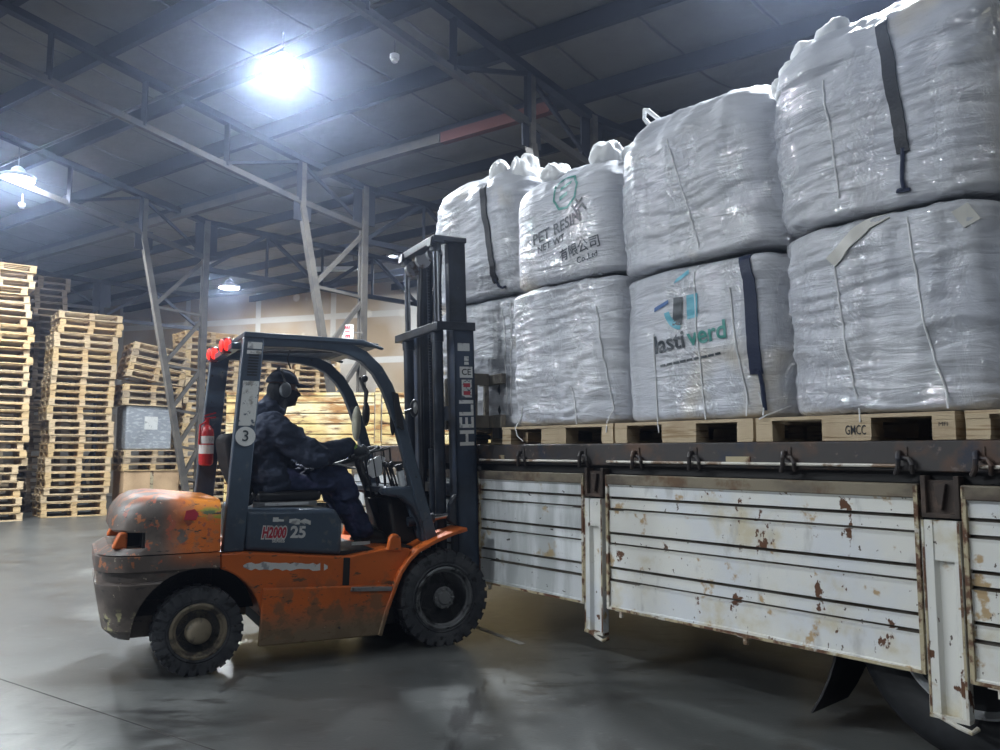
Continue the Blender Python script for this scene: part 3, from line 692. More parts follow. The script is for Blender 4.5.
# fork carriage and forks at trailer-bed height
M['carriage'] = layered('dusty_tan_steel', (.17, .15, .12), .7, layers=[dict(c=(.07, .06, .05), s=9, lo=.5, hi=.65), dict(c=(.28, .24, .17), s=5, lo=.56, hi=.68)])
mb = MB(); mb.box((.50, -.48, 1.56), (.545, .48, 1.66)); mb.box((.50, -.48, 1.90), (.545, .48, 1.98)); car = mb.build('fork_carriage', M['carriage'], fk, bevel=.005)
for s in (-1, 1):
    y0, y1 = sorted((s*.24, s*.28))
    mb = MB(); mb.box((.36, y0, 1.56), (.50, y1, 1.66)); mb.box((.36, y0, 1.90), (.50, y1, 1.99)); mb.box((.36, y0, 1.66), (.40, y1, 1.90)); mb.box((.465, y0, 1.66), (.50, y1, 1.90))
    mb.build('roller_bracket', M['carriage'], car, bevel=.004)
    y0, y1 = sorted((s*.24, s*.36))
    mb = MB(); mb.prism([(.55,1.478),(1.42,1.484),(1.42,1.497),(.60,1.522),(.60,1.95),(.55,1.95)], y0, y1); mb.build('fork', M['mast'], fk, bevel=.004)

# fire extinguisher clipped to the far rear pillar
fe = thing('fire_extinguisher', 'red fire extinguisher with white label strapped to the forklift rear pillar', 'fire extinguisher', FK_LOC, FK_RZ)
ex, ey = -1.525, .368; 
MB().lathe([(0,.03),(.012,.048),(.03,.052),(.24,.052),(.275,.042),(.30,.022),(.305,0)], 24, Matrix.Translation((ex, ey, 1.27)) @ Matrix.Rotation(R(90), 4, 'X') ).build('cylinder', M['red'], fe)
MB().lathe([(.09,.0533),(.22,.0533)], 24, Matrix.Translation((ex, ey, 1.27)) @ Matrix.Rotation(R(90), 4, 'X')).build('paper_label', M['white'], fe)
MB().lathe([(.155,.0540),(.165,.0540)], 24, Matrix.Translation((ex, ey, 1.27)) @ Matrix.Rotation(R(90), 4, 'X')).build('label_band', M['red'], fe)
mb = MB(); mb.tube([(ex, ey, 1.57), (ex, ey, 1.615)], .016, 10); mb.bar((ex-.02, ey, 1.62), (ex+.06, ey, 1.63), .02, .012); mb.bar((ex-.02, ey, 1.64), (ex+.06, ey, 1.665), .02, .010); mb.tube([(ex, ey, 1.60), (ex-.05, ey-.02, 1.57), (ex-.055, ey-.03, 1.43)], .008, 8)
mb.build('valve', M['red'], fe)

# ---------------------------------------------------------------- operator
op = thing('person', 'person in navy work jacket, cap and ear muffs seated at the forklift wheel', 'person', FK_LOC, FK_RZ)
SH = {-1: Vector((-1.17, -.20, 1.545)), 1: Vector((-1.17, .20, 1.545))}
EL = {-1: Vector((-.87, -.285, 1.345)), 1: Vector((-.86, .29, 1.33))}
WR = {-1: Vector((-.605, -.19, 1.405)), 1: Vector((-.585, .17, 1.37))}
HIP = {-1: Vector((-1.14, -.10, 1.17)), 1: Vector((-1.14, .10, 1.17))}
KN = {-1: Vector((-.675, -.16, 1.165)), 1: Vector((-.66, .15, 1.16))}
AN = {-1: Vector((-.47, -.15, .79)), 1: Vector((-.40, .15, .79))}
HD = Vector((-1.05, 0, 1.835))
def hand(mb, s, f=0.):
    w = WR[s]; g = rimp(R(205 if s < 0 else 335))
    # choose the rim point nearest the wrist
    best = min((rimp(R(a)) for a in range(0, 360, 5)), key=lambda p: (p - (w + Vector((.09, 0, -.01)))).length)
    tg = min((rimp(R(a)) for a in range(0, 360, 2)), key=lambda p: (p - (w + Vector((.085, 0, -.01)))).length)
    k = min(range(0, 360, 2), key=lambda a: (rimp(R(a)) - tg).length)
    d = (rimp(R(k+2)) - rimp(R(k-2))).normalized()
    fw = (tg - w); fw = (fw - d*fw.dot(d)).normalized()
    up = d.cross(fw).normalized()
    if up.z < 0: up = -up
    palm = tg - fw*.035 + up*.022
    mb.capsule(w, .027+f, palm, .034+f)
    for i, (off, L) in enumerate(((-.032, .9), (-.011, 1.0), (.011, .95), (.031, .78))):
        kn = palm + d*off*1.05 + fw*.018 + up*.008
        p1 = tg + d*off + fw*.020*L + up*.020; p2 = tg + d*off + fw*.027*L - up*.010; p3 = tg + d*off + fw*.004 - up*.026*L
        mb.capsule(palm + d*off, .0135+f, kn, .012+f); mb.capsule(kn, .0115+f, p1, .0105+f); mb.capsule(p1, .0105+f, p2, .0098+f); mb.capsule(p2, .0098+f, p3, .0088+f)
    ts = -1 if s > 0 else 1
    b0 = palm - fw*.025 + d*.030*ts; b1 = tg - fw*.022 + d*.046*ts - up*.004; b2 = tg + fw*.002 + d*.040*ts - up*.026
    mb.capsule(b0, .014+f, b1, .012+f); mb.capsule(b1, .0115+f, b2, .0095+f)
mb = MB()
# trunk, neck, head, limbs, hands as one surface
mb.capsule((-1.15, -.06, 1.15), .135, (-1.15, .06, 1.15), .135); mb.capsule((-1.16, 0, 1.18), .14, (-1.175, 0, 1.42), .145)
mb.capsule((-1.17, -.11, 1.47), .10, (-1.17, .11, 1.47), .10); mb.capsule((-1.16, 0, 1.52), .07, (-1.09, 0, 1.74), .056)
mb.ball(HD + Vector((-.012, 0, .012)), (.102, .078, .108)); mb.ball(HD + Vector((.025, 0, -.055)), (.066, .058, .066))
mb.capsule(HD + Vector((.088, 0, .0)), .011, HD + Vector((.106, 0, -.035)), .015)       # nose
mb.capsule(HD + Vector((.082, -.018, -.078)), .010, HD + Vector((.082, .018, -.078)), .010)   # lips
mb.capsule(HD + Vector((.075, -.015, -.11)), .016, HD + Vector((.075, .015, -.11)), .016)   # chin
for s in (-1, 1):
    mb.ball(HD + Vector((-.012, s*.08, -.01)), (.020, .012, .032))                     # ear
    mb.capsule(HD + Vector((.078, s*.02, .032)), .010, HD + Vector((.066, s*.052, .028)), .009)   # brow
    mb.capsule(SH[s], .062, EL[s], .046); mb.capsule(EL[s], .045, WR[s], .029); hand(mb, s)
    mb.capsule(HIP[s], .088, KN[s], .062); mb.capsule(KN[s], .058, AN[s], .038); mb.capsule(AN[s], .040, AN[s] + Vector((.13, 0, -.055)), .030)
bodym = remeshed(mb, 'body', M['skin'], op, .008, 3)
for s in (-1, 1):
    mb = MB(); mb.ball(HD + Vector((.080, s*.033, .010)), (.010, .014, .010)); mb.build('eye', M['white'], op)
# jacket: padded, collar up, sleeves to the wrist
mb = MB()
mb.capsule((-1.16, -.08, 1.17), .19, (-1.16, .08, 1.17), .19); mb.capsule((-1.175, -.03, 1.20), .21, (-1.20, 0, 1.44), .205)
mb.capsule((-1.19, -.14, 1.49), .15, (-1.19, .14, 1.49), .15); mb.capsule((-1.19, 0, 1.58), .135, (-1.125, 0, 1.70), .100)
mb.capsule((-1.245, -.05, 1.63), .09, (-1.245, .05, 1.63), .09)                      # hood rolled behind the neck
mb.capsule((-1.08, 0, 1.22), .13, (-1.09, 0, 1.45), .12)
for s in (-1, 1):
    mid = SH[s].lerp(EL[s], .5) + Vector((0, 0, -.012))
    mb.capsule(SH[s] + Vector((0, 0, -.005)), .118, mid, .108); mb.capsule(mid, .108, EL[s] + Vector((.0, 0, 0)), .092); mb.capsule(EL[s] + Vector((0, 0, 0)), .092, WR[s] + Vector((-.01, 0, 0)), .058)
    mb.capsule(HIP[s] + Vector((-.02, 0, 0)), .135, HIP[s] + Vector((.13, 0, .01)), .115)
remeshed(mb, 'jacket', M['jacket'], op, .010, 3, .028, 7.)
mb = MB()
for s in (-1, 1):
    mb.capsule(HIP[s] + Vector((0, 0, -.0)), .12, HIP[s].lerp(KN[s], .6), .112); mb.capsule(HIP[s].lerp(KN[s], .6), .112, KN[s], .10)
    mb.capsule(KN[s], .10, KN[s].lerp(AN[s], .5) + Vector((-.02, 0, 0)), .098); mb.capsule(KN[s].lerp(AN[s], .5) + Vector((-.02, 0, 0)), .098, AN[s] + Vector((-.02, 0, .01)), .082)
mb.capsule((-1.14, -.08, 1.15), .14, (-1.14, .08, 1.15), .14)
remeshed(mb, 'trousers', M['trousers'], op, .010, 3, .026, 8.)
for s in (-1, 1):
    a = AN[s]
    mb = MB(); mb.capsule(a + Vector((-.01, 0, .03)), .058, a + Vector((-.01, 0, -.03)), .058); mb.capsule(a + Vector((-.03, 0, -.055)), .042, a + Vector((.14, 0, -.058)), .040); mb.capsule(a + Vector((.02, 0, -.01)), .05, a + Vector((.12, 0, -.045)), .045)
    mb.box((a.x-.075, a.y-.045, a.z-.094), (a.x+.175, a.y+.045, a.z-.072))
    bt = remeshed(mb, 'boot', M['bootgrey' if s > 0 else 'boot'], op, .008, 3)
    mb = MB(); hand(mb, s, .003); remeshed(mb, 'glove', M['glove'], op, .005, 2)
    mb = MB(); e = WR[s]; dr = (WR[s]-EL[s]).normalized()
    mb.tube([e - dr*.02, e + dr*.045], [.040, .034], 16); mb.build('glove_cuff', M['hivis'], op)
mb = MB(); mb.box((AN[-1].x-.11, AN[-1].y-.05, .697), (AN[-1].x+.03, AN[-1].y-.046, .722)); mb.build('shoe_stripe', M['white'], op)
# head wear
def shell(name, mat, c, r, keep, off=.0, n=40, m=30):
    mb = MB(); mb.ball(c, r, n, m); me = mb.mesh(name, M[mat], 60)
    bm = bmesh.new(); bm.from_mesh(me); bmesh.ops.delete(bm, geom=[f for f in bm.faces if not keep(f.calc_center_median())], context='FACES'); bm.to_mesh(me); bm.free()
    o = link(name, me, op); so = o.modifiers.new('so', 'SOLIDIFY'); so.thickness = .006; so.offset = 1; return o
cap = shell('cap', 'cap', HD + Vector((-.012, 0, .018)), (.116, .092, .122), lambda p: p.z > HD.z + .035 - (p.x-HD.x)*.10)
mb = MB(); rings = []
for i in range(7):
    t = i/6; rr = []
    for k in range(13):
        a = R(-60+120*k/12); rr.append(HD + Vector((.028 + math.cos(a)*(.07+.085*t), math.sin(a)*(.088-.012*t), .045 - .020*t - .012*abs(math.sin(a)))))
    rings.append(rr)
vs = [p for r_ in rings for p in r_]; fs = [(i*13+k, i*13+k+1, (i+1)*13+k+1, (i+1)*13+k) for i in range(6) for k in range(12)]
mb.add(vs, fs); pk = mb.build('peak', M['cap'], cap); so = pk.modifiers.new('so', 'SOLIDIFY'); so.thickness = .006
mb = MB(); mb.ball(HD + Vector((-.018, 0, -.02)), (.108, .085, .115)); mb.ball(HD + Vector((.030, 0, -.062)), (.073, .064, .072)); mb.capsule(HD + Vector((.088, 0, -.02)), .014, HD + Vector((.108, 0, -.04)), .019); mb.capsule(HD + Vector((-.05, 0, -.08)), .085, (-1.11, 0, 1.68), .080)
bal = remeshed(mb, 'balaclava', M['balaclava'], op, .007, 3)
bm = bmesh.new(); bm.from_mesh(bal.data); bmesh.ops.delete(bm, geom=[f for f in bm.faces if f.calc_center_median().x > HD.x+.035 and -.012 < f.calc_center_median().z-HD.z < .05], context='FACES'); bm.to_mesh(bal.data); bm.free()
em = None
for s in (-1, 1):
    mb = MB(); mb.lathe([(0, .050), (-.025, .054), (-.045, .046), (-.052, .03), (-.054, 0)] if s < 0 else [(0, .050), (.025, .054), (.045, .046), (.052, .03), (.054, 0)], 24, Matrix.Translation(HD + Vector((-.012, s*.078, -.015))) @ Matrix.Diagonal((.78, 1, 1.05, 1)))
    mb.build('ear_muff', M['muff'], op)
mb = MB(); mb.tube([HD + Vector((-.012 - .03*math.sin(t), math.cos(t)*.118, .0 + math.sin(t)*.150)) for t in [PI*i/24 for i in range(25)]], .008, 8); mb.build('muff_headband', M['black'], op)
# paper on the lap
lp_ = tag(MB().prism([(-.80,1.302),(-.68,1.288),(-.56,1.255),(-.56,1.248),(-.68,1.280),(-.80,1.294)], -.22, -.05).build('delivery_note', M['paper'], None, smooth=0), "white sheet of paper lying on the seated person's lap", 'paper')
lp_.location = FK_LOC; lp_.rotation_euler = (0, 0, FK_RZ)
# ---------------------------------------------------------------- near trailer (local x = along its side towards the camera, y = into the bed)
TR_LOC = (-.1136, 6.175, 0); TR_RZ = R(-50.906)
TM = Matrix.Translation(TR_LOC) @ Matrix.Rotation(TR_RZ, 4, 'Z')
tr = thing('flatbed_trailer', 'white rust-spotted dropside trailer on the right carrying shrink-wrapped bulk bags', 'trailer', TR_LOC, TR_RZ)
X0, X1 = -3.2, 5.4
mb = MB(); mb.box((X0, .04, 1.33), (X1, 2.40, 1.425)); mb.build('bed', M['deck'], tr)
mb = MB()
mb.prism([(0,0)]*0 or [(X0,1.285),(X1,1.285),(X1,1.428),(X0,1.428)], -.015, .06)
rail = mb.build('side_rail', M['beam'], tr, bevel=.008)
mb = MB(); mb.box((X0, 2.36, 1.27), (X1, 2.44, 1.43)); mb.build('side_rail', M['beam'], tr, bevel=.008)
mb = MB(); mb.box((X0, .03, 1.235), (X1, .10, 1.30)); mb.build('hinge_rail', M['chassis'], tr)
mb = MB()
for y in (.75, 1.65): mb.box((X0, y-.06, .95), (X1, y+.06, 1.33))
mb.build('chassis_rail', M['chassis'], tr)
mb = MB()
for i in range(14): mb.box((X0+.2+i*.6, .08, 1.20), (X0+.28+i*.6, 2.34, 1.33))
mb.build('cross_member', M['chassis'], tr)
# rope rods and hooks along the rail
for a, b in ((-.12, 1.08), (1.30, 3.14), (3.48, 5.2)):
    mb = MB(); mb.tube([(a, -.03, 1.312), (b, -.03, 1.312)], .0085, 8); mb.build('rope_rod', M['rod'], tr)
for x in (.45, 1.075, 1.535, 1.966, 2.558, 3.145, 3.471, -.1):
    mb = MB(); mb.tube([(x, -.012, 1.375), (x, -.045, 1.37), (x+.006, -.06, 1.345), (x, -.052, 1.305), (x-.02, -.035, 1.275)], .012, 8)
    mb.tube([(x+.05, -.02, 1.28), (x+.06, -.045, 1.32), (x+.045, -.04, 1.345), (x, -.03, 1.35)], .011, 8)
    mb.box((x-.03, -.022, 1.355), (x+.03, -.012, 1.40)); mb.build('rope_hook', M['beam'], tr)
for xa, xb in ((2.19, 2.345), (.19, .25)):
    mb = MB(); mb.box((xa, -.019, 1.303), (xb, -.014, 1.35)); mb.build('reflector_plate', M['edge'], tr)
# dropsides: pressed panels hanging down, hinged at the rail
def dropside(xa, xb, mat):
    zt, zb = 1.222, .405
    prof = [(0, zt)]
    for z in (1.085, 1.013, .865, .797, .651, .575):
        prof.append((0, z))
    # pressed profile (y, z): wide bands proud, narrow bands slightly back, dark grooves between
    pr = [(-.050, 1.222), (-.050, 1.165), (-.040, 1.155)]
    zs = [1.085, 1.013, .865, .797, .651, .575]
    for i, z in enumerate(zs):
        y = -.040 if i % 2 == 0 else -.034
        y2 = -.034 if i % 2 == 0 else -.040
        pr += [(y, z+.010), (-.018, z+.005), (-.018, z-.002), (y2-.004, z-.006), (y2, z-.02)]
    pr += [(-.040, .425), (-.048, .420), (-.048, .405), (-.006, .405), (-.006, 1.222)]
    n = max(2, int((xb-xa)/.12)); rings = []
    for i in range(n+1):
        x = xa + (xb-xa)*i/n
        dent = noise.noise(Vector((x*1.3, 7., 0)))*.006
        rings.append([(x, y + (dent if y < -.01 else 0) + (noise.noise(Vector((x*2, z*3, 1)))*.003 if y < -.03 else 0), z + (.012*noise.noise(Vector((x*1.1, 3., 5.))) if z < .43 else 0)) for y, z in pr])
    mb = MB(); mb.loft([r_[::-1] for r_ in rings])
    p = mb.build('dropside', [mat, M['groove']], tr, smooth=0)
    for f in p.data.polygons:
        if -.0305 < f.center.y < -.012 and abs(f.normal.x) < .5: f.material_index = 1
    mb = MB(); mb.box((xa, -.056, 1.168), (xb, -.002, 1.232)); mb.build('top_rail', M['toprail'], p, bevel=.006)
    mb = MB()
    for x in (xa, xb-.018): mb.box((x, -.056, .405), (x+.018, -.003, 1.225))
    mb.box((xa, -.054, .398), (xb, -.003, .412)); mb.build('panel_edge', M['edge'], p)
    for f in (.12,) if xb-xa < 1.7 else (.06, .52):
        mb = MB(); x = xa + (xb-xa)*f; mb.tube([(x, -.045, .395), (x, -.045, .36)], .014, 8); mb.box((x-.05, -.05, .392), (x+.02, -.02, .402)); mb.build('latch_stub', M['rod'], p)
    return p
dropside(-2.0, -.03, M['dropfar']); dropside(-.02, 1.108, M['dropfar']); dropside(1.308, 3.225, M['drop']); dropside(3.408, 5.3, M['drop'])
# far side: unseen panels, added to block light under the bed
for xa, xb in ((-2.0, -.03), (-.02, 1.09), (1.30, 3.2), (3.4, 5.3)):
    MB().box((xa, 2.45, .42), (xb, 2.49, 1.23)).build('dropside', M['dropfar'], tr)
# posts folded down between the panels, in rusty sockets
for xa, xb in ((1.114, 1.276), (3.236, 3.398)):
    mb = MB()
    mb.box((xa, -.045, 1.09), (xa+.022, .02, 1.27)); mb.box((xb-.022, -.045, 1.09), (xb, .02, 1.27)); mb.box((xa, -.045, 1.085), (xb, .02, 1.105)); mb.box((xa, -.02, 1.09), (xb, .02, 1.25)); mb.prism([(xa+.055,1.235),(xb-.055,1.235),(xb-.075,1.12),(xa+.075,1.12)], -.045, -.02)
    mb.build('post_socket', M['rustframe'], tr, bevel=.003)
    w = xb-xa
    pr = [(0,-.03),(.0,-.055),(.048,-.055),(.060,-.028),(.122,-.028),(.134,-.055),(w,-.055),(w,-.03),(w,-.005),(0,-.005)]
    mb = MB(); mb.loft([[(xa+u, y, z) for u, y in pr][::-1] for z in (1.075, .92, .60, .24)])
    po = mb.build('side_post', M['drop'], tr, smooth=0)
    mb = MB(); mb.box((xa+.048, -.05, .90), (xb-.03, -.026, 1.07)); mb.build('cover_plate', M['drop'], po)
    mb = MB(); mb.tube([(xa+.02, -.05, .24), (xa+.10, -.06, .215), (xb-.05, -.06, .21), (xb+.01, -.07, .20), (xb+.02, -.03, .21)], .011, 8); mb.box((xa, -.06, .225), (xb, -.005, .242)); mb.build('locking_catch', M['edge'], po)
    mb = MB()
    for x in (xa+.002, xb-.012): mb.box((x, -.0575, .24), (x+.010, -.005, 1.075))
    mb.build('post_edge', M['edge'], po)
# wheels under the bed and the mud flap
def truck_wheel(x):
    T = Matrix.Translation((x, .24, .545)); r = .55
    mb = MB(); mb.lathe([(-.12,.33),(-.135,.335),(-.15,.36),(-.155,.42),(-.150,.47),(-.135,.515),(-.11,.54),(-.08,.55),(.10,.55),(.13,.53),(.15,.45),(.14,.35),(.12,.33)], 80, T)
    for k in range(4):
        y = -.09 + k*.055; mb.lathe([(y, .5495), (y+.006, .556), (y+.036, .556), (y+.042, .5495)], 80, T)
    rim_mb = MB(); rim_mb.lathe([(-.115,.335),(-.135,.335),(-.14,.325),(-.12,.30),(-.10,.285),(-.02,.27),(.02,.24),(.03,.15),(-.02,.13),(-.03,.0)], 48, T)
    rim = rim_mb.build('road_wheel', M['silver'], tr); mb.build('tyre', M['tubber'], rim, smooth=30)
    for k in range(10):
        a = 2*PI*k/10; MB().lathe([(.03,.02),(-.01,.02),(-.012,0)], 8, T @ Matrix.Translation((.19*math.cos(a), 0, .19*math.sin(a)))).build('wheel_nut', M['chassis'], rim)
truck_wheel(3.36); truck_wheel(4.60)
mb = MB(); mb.box((2.9, .5, .5), (5.2, 1.9, .60)); mb.build('axle_frame', M['chassis'], tr)
mb = MB(); pr = []
for i in range(9):
    t = i/8; z = .80 - .74*t; x = 2.80 - .03*t - .16*t**3
    pr.append([(x, .06, z), (x-.012, .06, z), (x-.012-.02*t, .46, z), (x-.02*t, .46, z)])
mb.loft(pr); fl = mb.build('mud_flap', M['black'], tr)
mb = MB(); mb.box((2.76, .05, .80), (2.82, .48, .86)); mb.build('flap_bar', M['chassis'], tr)
mb = MB(); mb.box((2.80, .08, .62), (2.84, .46, 1.2)); mb.build('mud_guard', M['chassis'], tr)

# ---------------------------------------------------------------- block pallets
def board(mb, lo, hi, j=.004):
    r = lambda: random.uniform(-j, j)
    mb.box((lo[0]+r(), lo[1]+r(), lo[2]), (hi[0]+r(), hi[1]+r(), hi[2]))
def load_pallet(name, label, x0, x1, group, y0=.015, depth=1.15, h=.128, root_loc=None, rz=None, wear=0):
    """pallet with its blocks and boards as parts; local frame of the trailer"""
    p = thing(name, label, 'pallet', TR_LOC, TR_RZ, group)
    z = 1.430; W = x1-x0; bw = (.10, .25, .10)
    xs = [(x0, x0+bw[0]), ((x0+x1)/2-bw[1]/2, (x0+x1)/2+bw[1]/2), (x1-bw[2], x1)]
    ys = [(y0, y0+.12), (y0+depth/2-.06, y0+depth/2+.06), (y0+depth-.12, y0+depth)]
    n = 8
    for i in range(n):
        mb = MB(); ya = y0 + (depth-.1)*i/(n-1); board(mb, (x0, ya, z+h-.018), (x1, ya+.1, z+h)); mb.build('deck_board', M['pallet'], p)
    for (xa, xb) in xs:
        mb = MB(); board(mb, (xa, y0, z+h-.036), (xb, y0+depth, z+h-.019), .002); mb.build('stringer_board', M['pallet'], p)
        mb = MB(); board(mb, (xa, y0, z+.001), (xb, y0+depth, z+.017), .002); mb.build('bottom_board', M['pallet'], p)
        for (ya, yb) in ys:
            mb = MB(); board(mb, (xa, ya, z+.018), (xb, yb, z+h-.037), .002); mb.build('block', M['pallet'], p)
    return p
GP = 'pallets under the bulk bags'
pB = load_pallet('pallet', 'splintered pallet under the bag stack printed with the green ring, front board lifted', .19, 1.315, GP)
pC = load_pallet('pallet', 'pale pallet under the bag stack with the teal printed logo', 1.335, 2.345, GP)
pD = load_pallet('pallet', 'pale pallet with black stamped letters on its middle block, right of the dark-strapped stack', 2.365, 3.375, GP)
pE = load_pallet('pallet', 'pallet cut off by the right edge of the photo, beyond the socketed post', 3.415, 4.45, GP)
text_on('stamp', 'GMCC', .066, 'ink', pD, side_mat(2.92, .0115, 1.480), bold=.0005, sx=.55)
text_on('stamp', 'MFI', .028, 'ink', pD, side_mat(3.325, .0115, 1.50))
# pallet on the forks, turned with the forklift
pA = load_pallet('pallet', 'dark pallet just lifted by the forks, under the leftmost bag stack', -.5, .5, GP)
FM = Matrix.Translation(FK_LOC) @ Matrix.Rotation(FK_RZ, 4, 'Z')
loc = FM @ Vector((.70, -.02, 0)); pA.location = (loc.x, loc.y, .006); pA.rotation_euler = (0, 0, FK_RZ - R(90))

# ---------------------------------------------------------------- bulk bags
def bag_mesh(x0, x1, y0, y1, z0, z1, seed, crown=.0, tilt=0., bulge=.03, top_round=.09, lean=0., bot_round=.042, ex=5.5, wr=1.):
    nu, nv = 144, 110; cx, cy = (x0+x1)/2, (y0+y1)/2; hx, hy = (x1-x0)/2, (y1-y0)/2; H = z1-z0
    # vertical stations: bottom cap, side, top cap
    st = []
    for i in range(nv+1):
        t = i/nv
        if t < .10: a = t/.10; st.append((z0 + bot_round*(1-math.cos(a*PI/2)), (1 - bot_round/hx) + bot_round/hx*math.sin(a*PI/2) if a > 0 else .0))
        elif t < .74: a = (t-.10)/.64; st.append((z0 + bot_round + (H-bot_round-top_round)*a, 1.0))
        else:
            a = (t-.74)/.26; st.append((z1 - top_round + top_round*math.sin(a*PI/2), max(math.cos(a*PI/2), 0)**.55))
    vs = []; fs = []
    for i, (z, k) in enumerate(st):
        f = (z-z0)/H; kb = 1 + bulge*math.sin(PI*min(max(f, 0), 1))*1.0 - .006
        for j in range(nu):
            th = 2*PI*j/nu; c, s = math.cos(th), math.sin(th)
            e = ex
            r = (abs(c)**e + abs(s)**e)**(-1/e)
            x = cx + hx*r*c*k*kb; y = cy + hy*r*s*k*kb; zz = z
            if k < .999 and f > .5:
                zz += crown*(1-k)**1.0*1.0 - tilt*(x-cx)/hx*.0
            zz += tilt*(x-cx)/hx*max(0, (f-.45)/.55)
            p = Vector((x*1.0, y*1.0, zz*1.0))
            q = Vector((x*1.1+seed*3.1, y*1.1, zz*6.5))
            w1 = noise.fractal(q, 1.0, 2.1, 4)
            w2 = noise.noise(Vector((x*2.4+seed, y*2.4, zz*2.0+seed*5)))
            w3 = noise.fractal(Vector((x*2.0-seed, y*2.0, zz*17+w2*2.5)), .9, 2.0, 3)
            pl = noise.noise(Vector((th*7.0, seed*2.2, zz*1.3)))
            rd = 1 - abs(noise.noise(Vector((th*3.1 + seed, zz*.9, seed*1.7))))
            d = .022*w2 + wr*(.013*w1 + .0125*w3) + wr*.010*pl*(1 if f > .55 else .5) + wr*.020*rd**4
            if f > .8: d += .020*noise.fractal(Vector((x*6+seed*7, y*6, zz*5)), 1, 2, 3)
            dx, dy = c*abs(c)**2, s*abs(s)**2; l = math.hypot(dx, dy) or 1
            up = max(0, (1-k))
            vs.append((x + dx/l*d*(1-up) + lean*(zz-z0), y + dy/l*d*(1-up), zz + d*up*1.6))
    for i in range(nv):
        for j in range(nu): fs.append((i*nu+j, i*nu+(j+1)%nu, (i+1)*nu+(j+1)%nu, (i+1)*nu+j))
    fs.append(tuple(range(nu-1, -1, -1))); fs.append(tuple(range(nv*nu, (nv+1)*nu)))
    return vs, fs
BVH = {}
def bag(label, x0, x1, y0, y1, z0, z1, seed, ztop, group, base=(.50,.51,.54), **kw):
    t = thing('bulk_bag', label, 'bulk bag', TR_LOC, TR_RZ, group)
    mb = MB(); vs, fs = bag_mesh(x0, x1, y0, y1, z0, z1, seed, **kw); mb.add(vs, fs)
    o = mb.build('bag_body', bag_mat('wrapped_bag_' + str(seed), base, ztop), t, smooth=180)
    BVH[t.name] = BVHTree.FromPolygons([Vector(v) for v in mb.v], mb.f)
    return t
def front(t, x, z, off=.006):
    h = BVH[t.name].ray_cast(Vector((x, -1, z)), Vector((0, 1, 0)))
    return Vector((x, h[0].y - off, z)) if h[0] is not None else None
def ribbon(t, name, pts, w, mat, off=.014, thick=.010):
    """webbing lying on the face of a bag, pts are (x,z)"""
    P = []
    for i in range(len(pts)-1):
        for k in range(6): P.append((pts[i][0]+(pts[i+1][0]-pts[i][0])*k/6, pts[i][1]+(pts[i+1][1]-pts[i][1])*k/6))
    P.append(pts[-1]); rings = []
    for i, (x, z) in enumerate(P):
        a = P[max(i-1, 0)]; b = P[min(i+1, len(P)-1)]; d = Vector((b[0]-a[0], b[1]-a[1])).normalized(); n = Vector((-d.y, d.x))*w/2
        l = front(t, x+n.x, z+n.y, off); r = front(t, x-n.x, z-n.y, off); 
        if l is None or r is None: continue
        rings.append([tuple(l), tuple(r), (r.x, r.y+thick, r.z), (l.x, l.y+thick, l.z)])
    mb = MB(); mb.loft(rings); return mb.build(name, M[mat], t, smooth=60)
def cord(t, name, pts, r=.004, mat='cord', tail=()):
    P = []
    for i in range(len(pts)-1):
        for k in range(8):
            q = front(t, pts[i][0]+(pts[i+1][0]-pts[i][0])*k/8, pts[i][1]+(pts[i+1][1]-pts[i][1])*k/8, r)
            if q is not None: P.append(q)
    q = front(t, pts[-1][0], pts[-1][1], r)
    if q is not None: P.append(q)
    P += [Vector(v) for v in tail]
    return MB().tube(P, r, 6).build(name, M[mat], t)
def printed(t, name, me, x, z, roll=0., off=.005, cuts=2):
    """lettering or shape (flat mesh, x right y up) wrapped on to the front of a bag"""
    bm = bmesh.new(); bm.from_mesh(me); bmesh.ops.triangulate(bm, faces=bm.faces)
    for _ in range(4):
        es = [e for e in bm.edges if e.calc_length() > .022]
        if not es: break
        bmesh.ops.subdivide_edges(bm, edges=es, cuts=1); bmesh.ops.triangulate(bm, faces=bm.faces)
    c, s = math.cos(roll), math.sin(roll)
    for v in bm.verts:
        px, pz = x + v.co.x*c - v.co.y*s, z + v.co.x*s + v.co.y*c
        h = front(t, px, pz, off)
        v.co = h if h is not None else Vector((px, .1, pz))
    bm.to_mesh(me); bm.free()
    return link(name, me, t)
def shape(polys, mat):
    mb = MB()
    for p in polys: mb.add([(x, y, 0) for x, y in p], [tuple(range(len(p)))])
    me = bpy.data.meshes.new('s'); me.from_pydata(mb.v, [], mb.f); me.materials.append(M[mat]); return me
def ringp(r0, r1, n=40, a0=0, a1=360, sx=1):
    out = []
    for i in range(n):
        a, b = R(a0+(a1-a0)*i/n), R(a0+(a1-a0)*(i+1)/n)
        out.append([(sx*r0*math.cos(a), r0*math.sin(a)), (sx*r1*math.cos(a), r1*math.sin(a)), (sx*r1*math.cos(b), r1*math.sin(b)), (sx*r0*math.cos(b), r0*math.sin(b))])
    return out
def tuft(t, name, c, r, seed, mat='fabric'):
    """gathered cloth: a crumpled spout or corner"""
    mb = MB(); mb.ball(c, r, 40, 30); vs = []
    for v in mb.v:
        p = Vector(v); d = (p - Vector(c)); k = noise.fractal(Vector((p.x*9+seed, p.y*9, p.z*7)), 1, 2, 3); rg = 1 - 2*abs(noise.noise(Vector((p.x*16+seed*3, p.y*16, p.z*6))))
        vs.append(tuple(p + d.normalized()*(k*.035 + rg*.022) + Vector((0, 0, .12*max(0, d.z)*rg - .035))))
    mb.v = vs; return mb.build(name, M[mat], t, smooth=60)
GL, GU = 'lower bulk bags on the trailer', 'upper bulk bags on the trailer'
Z0 = 1.562
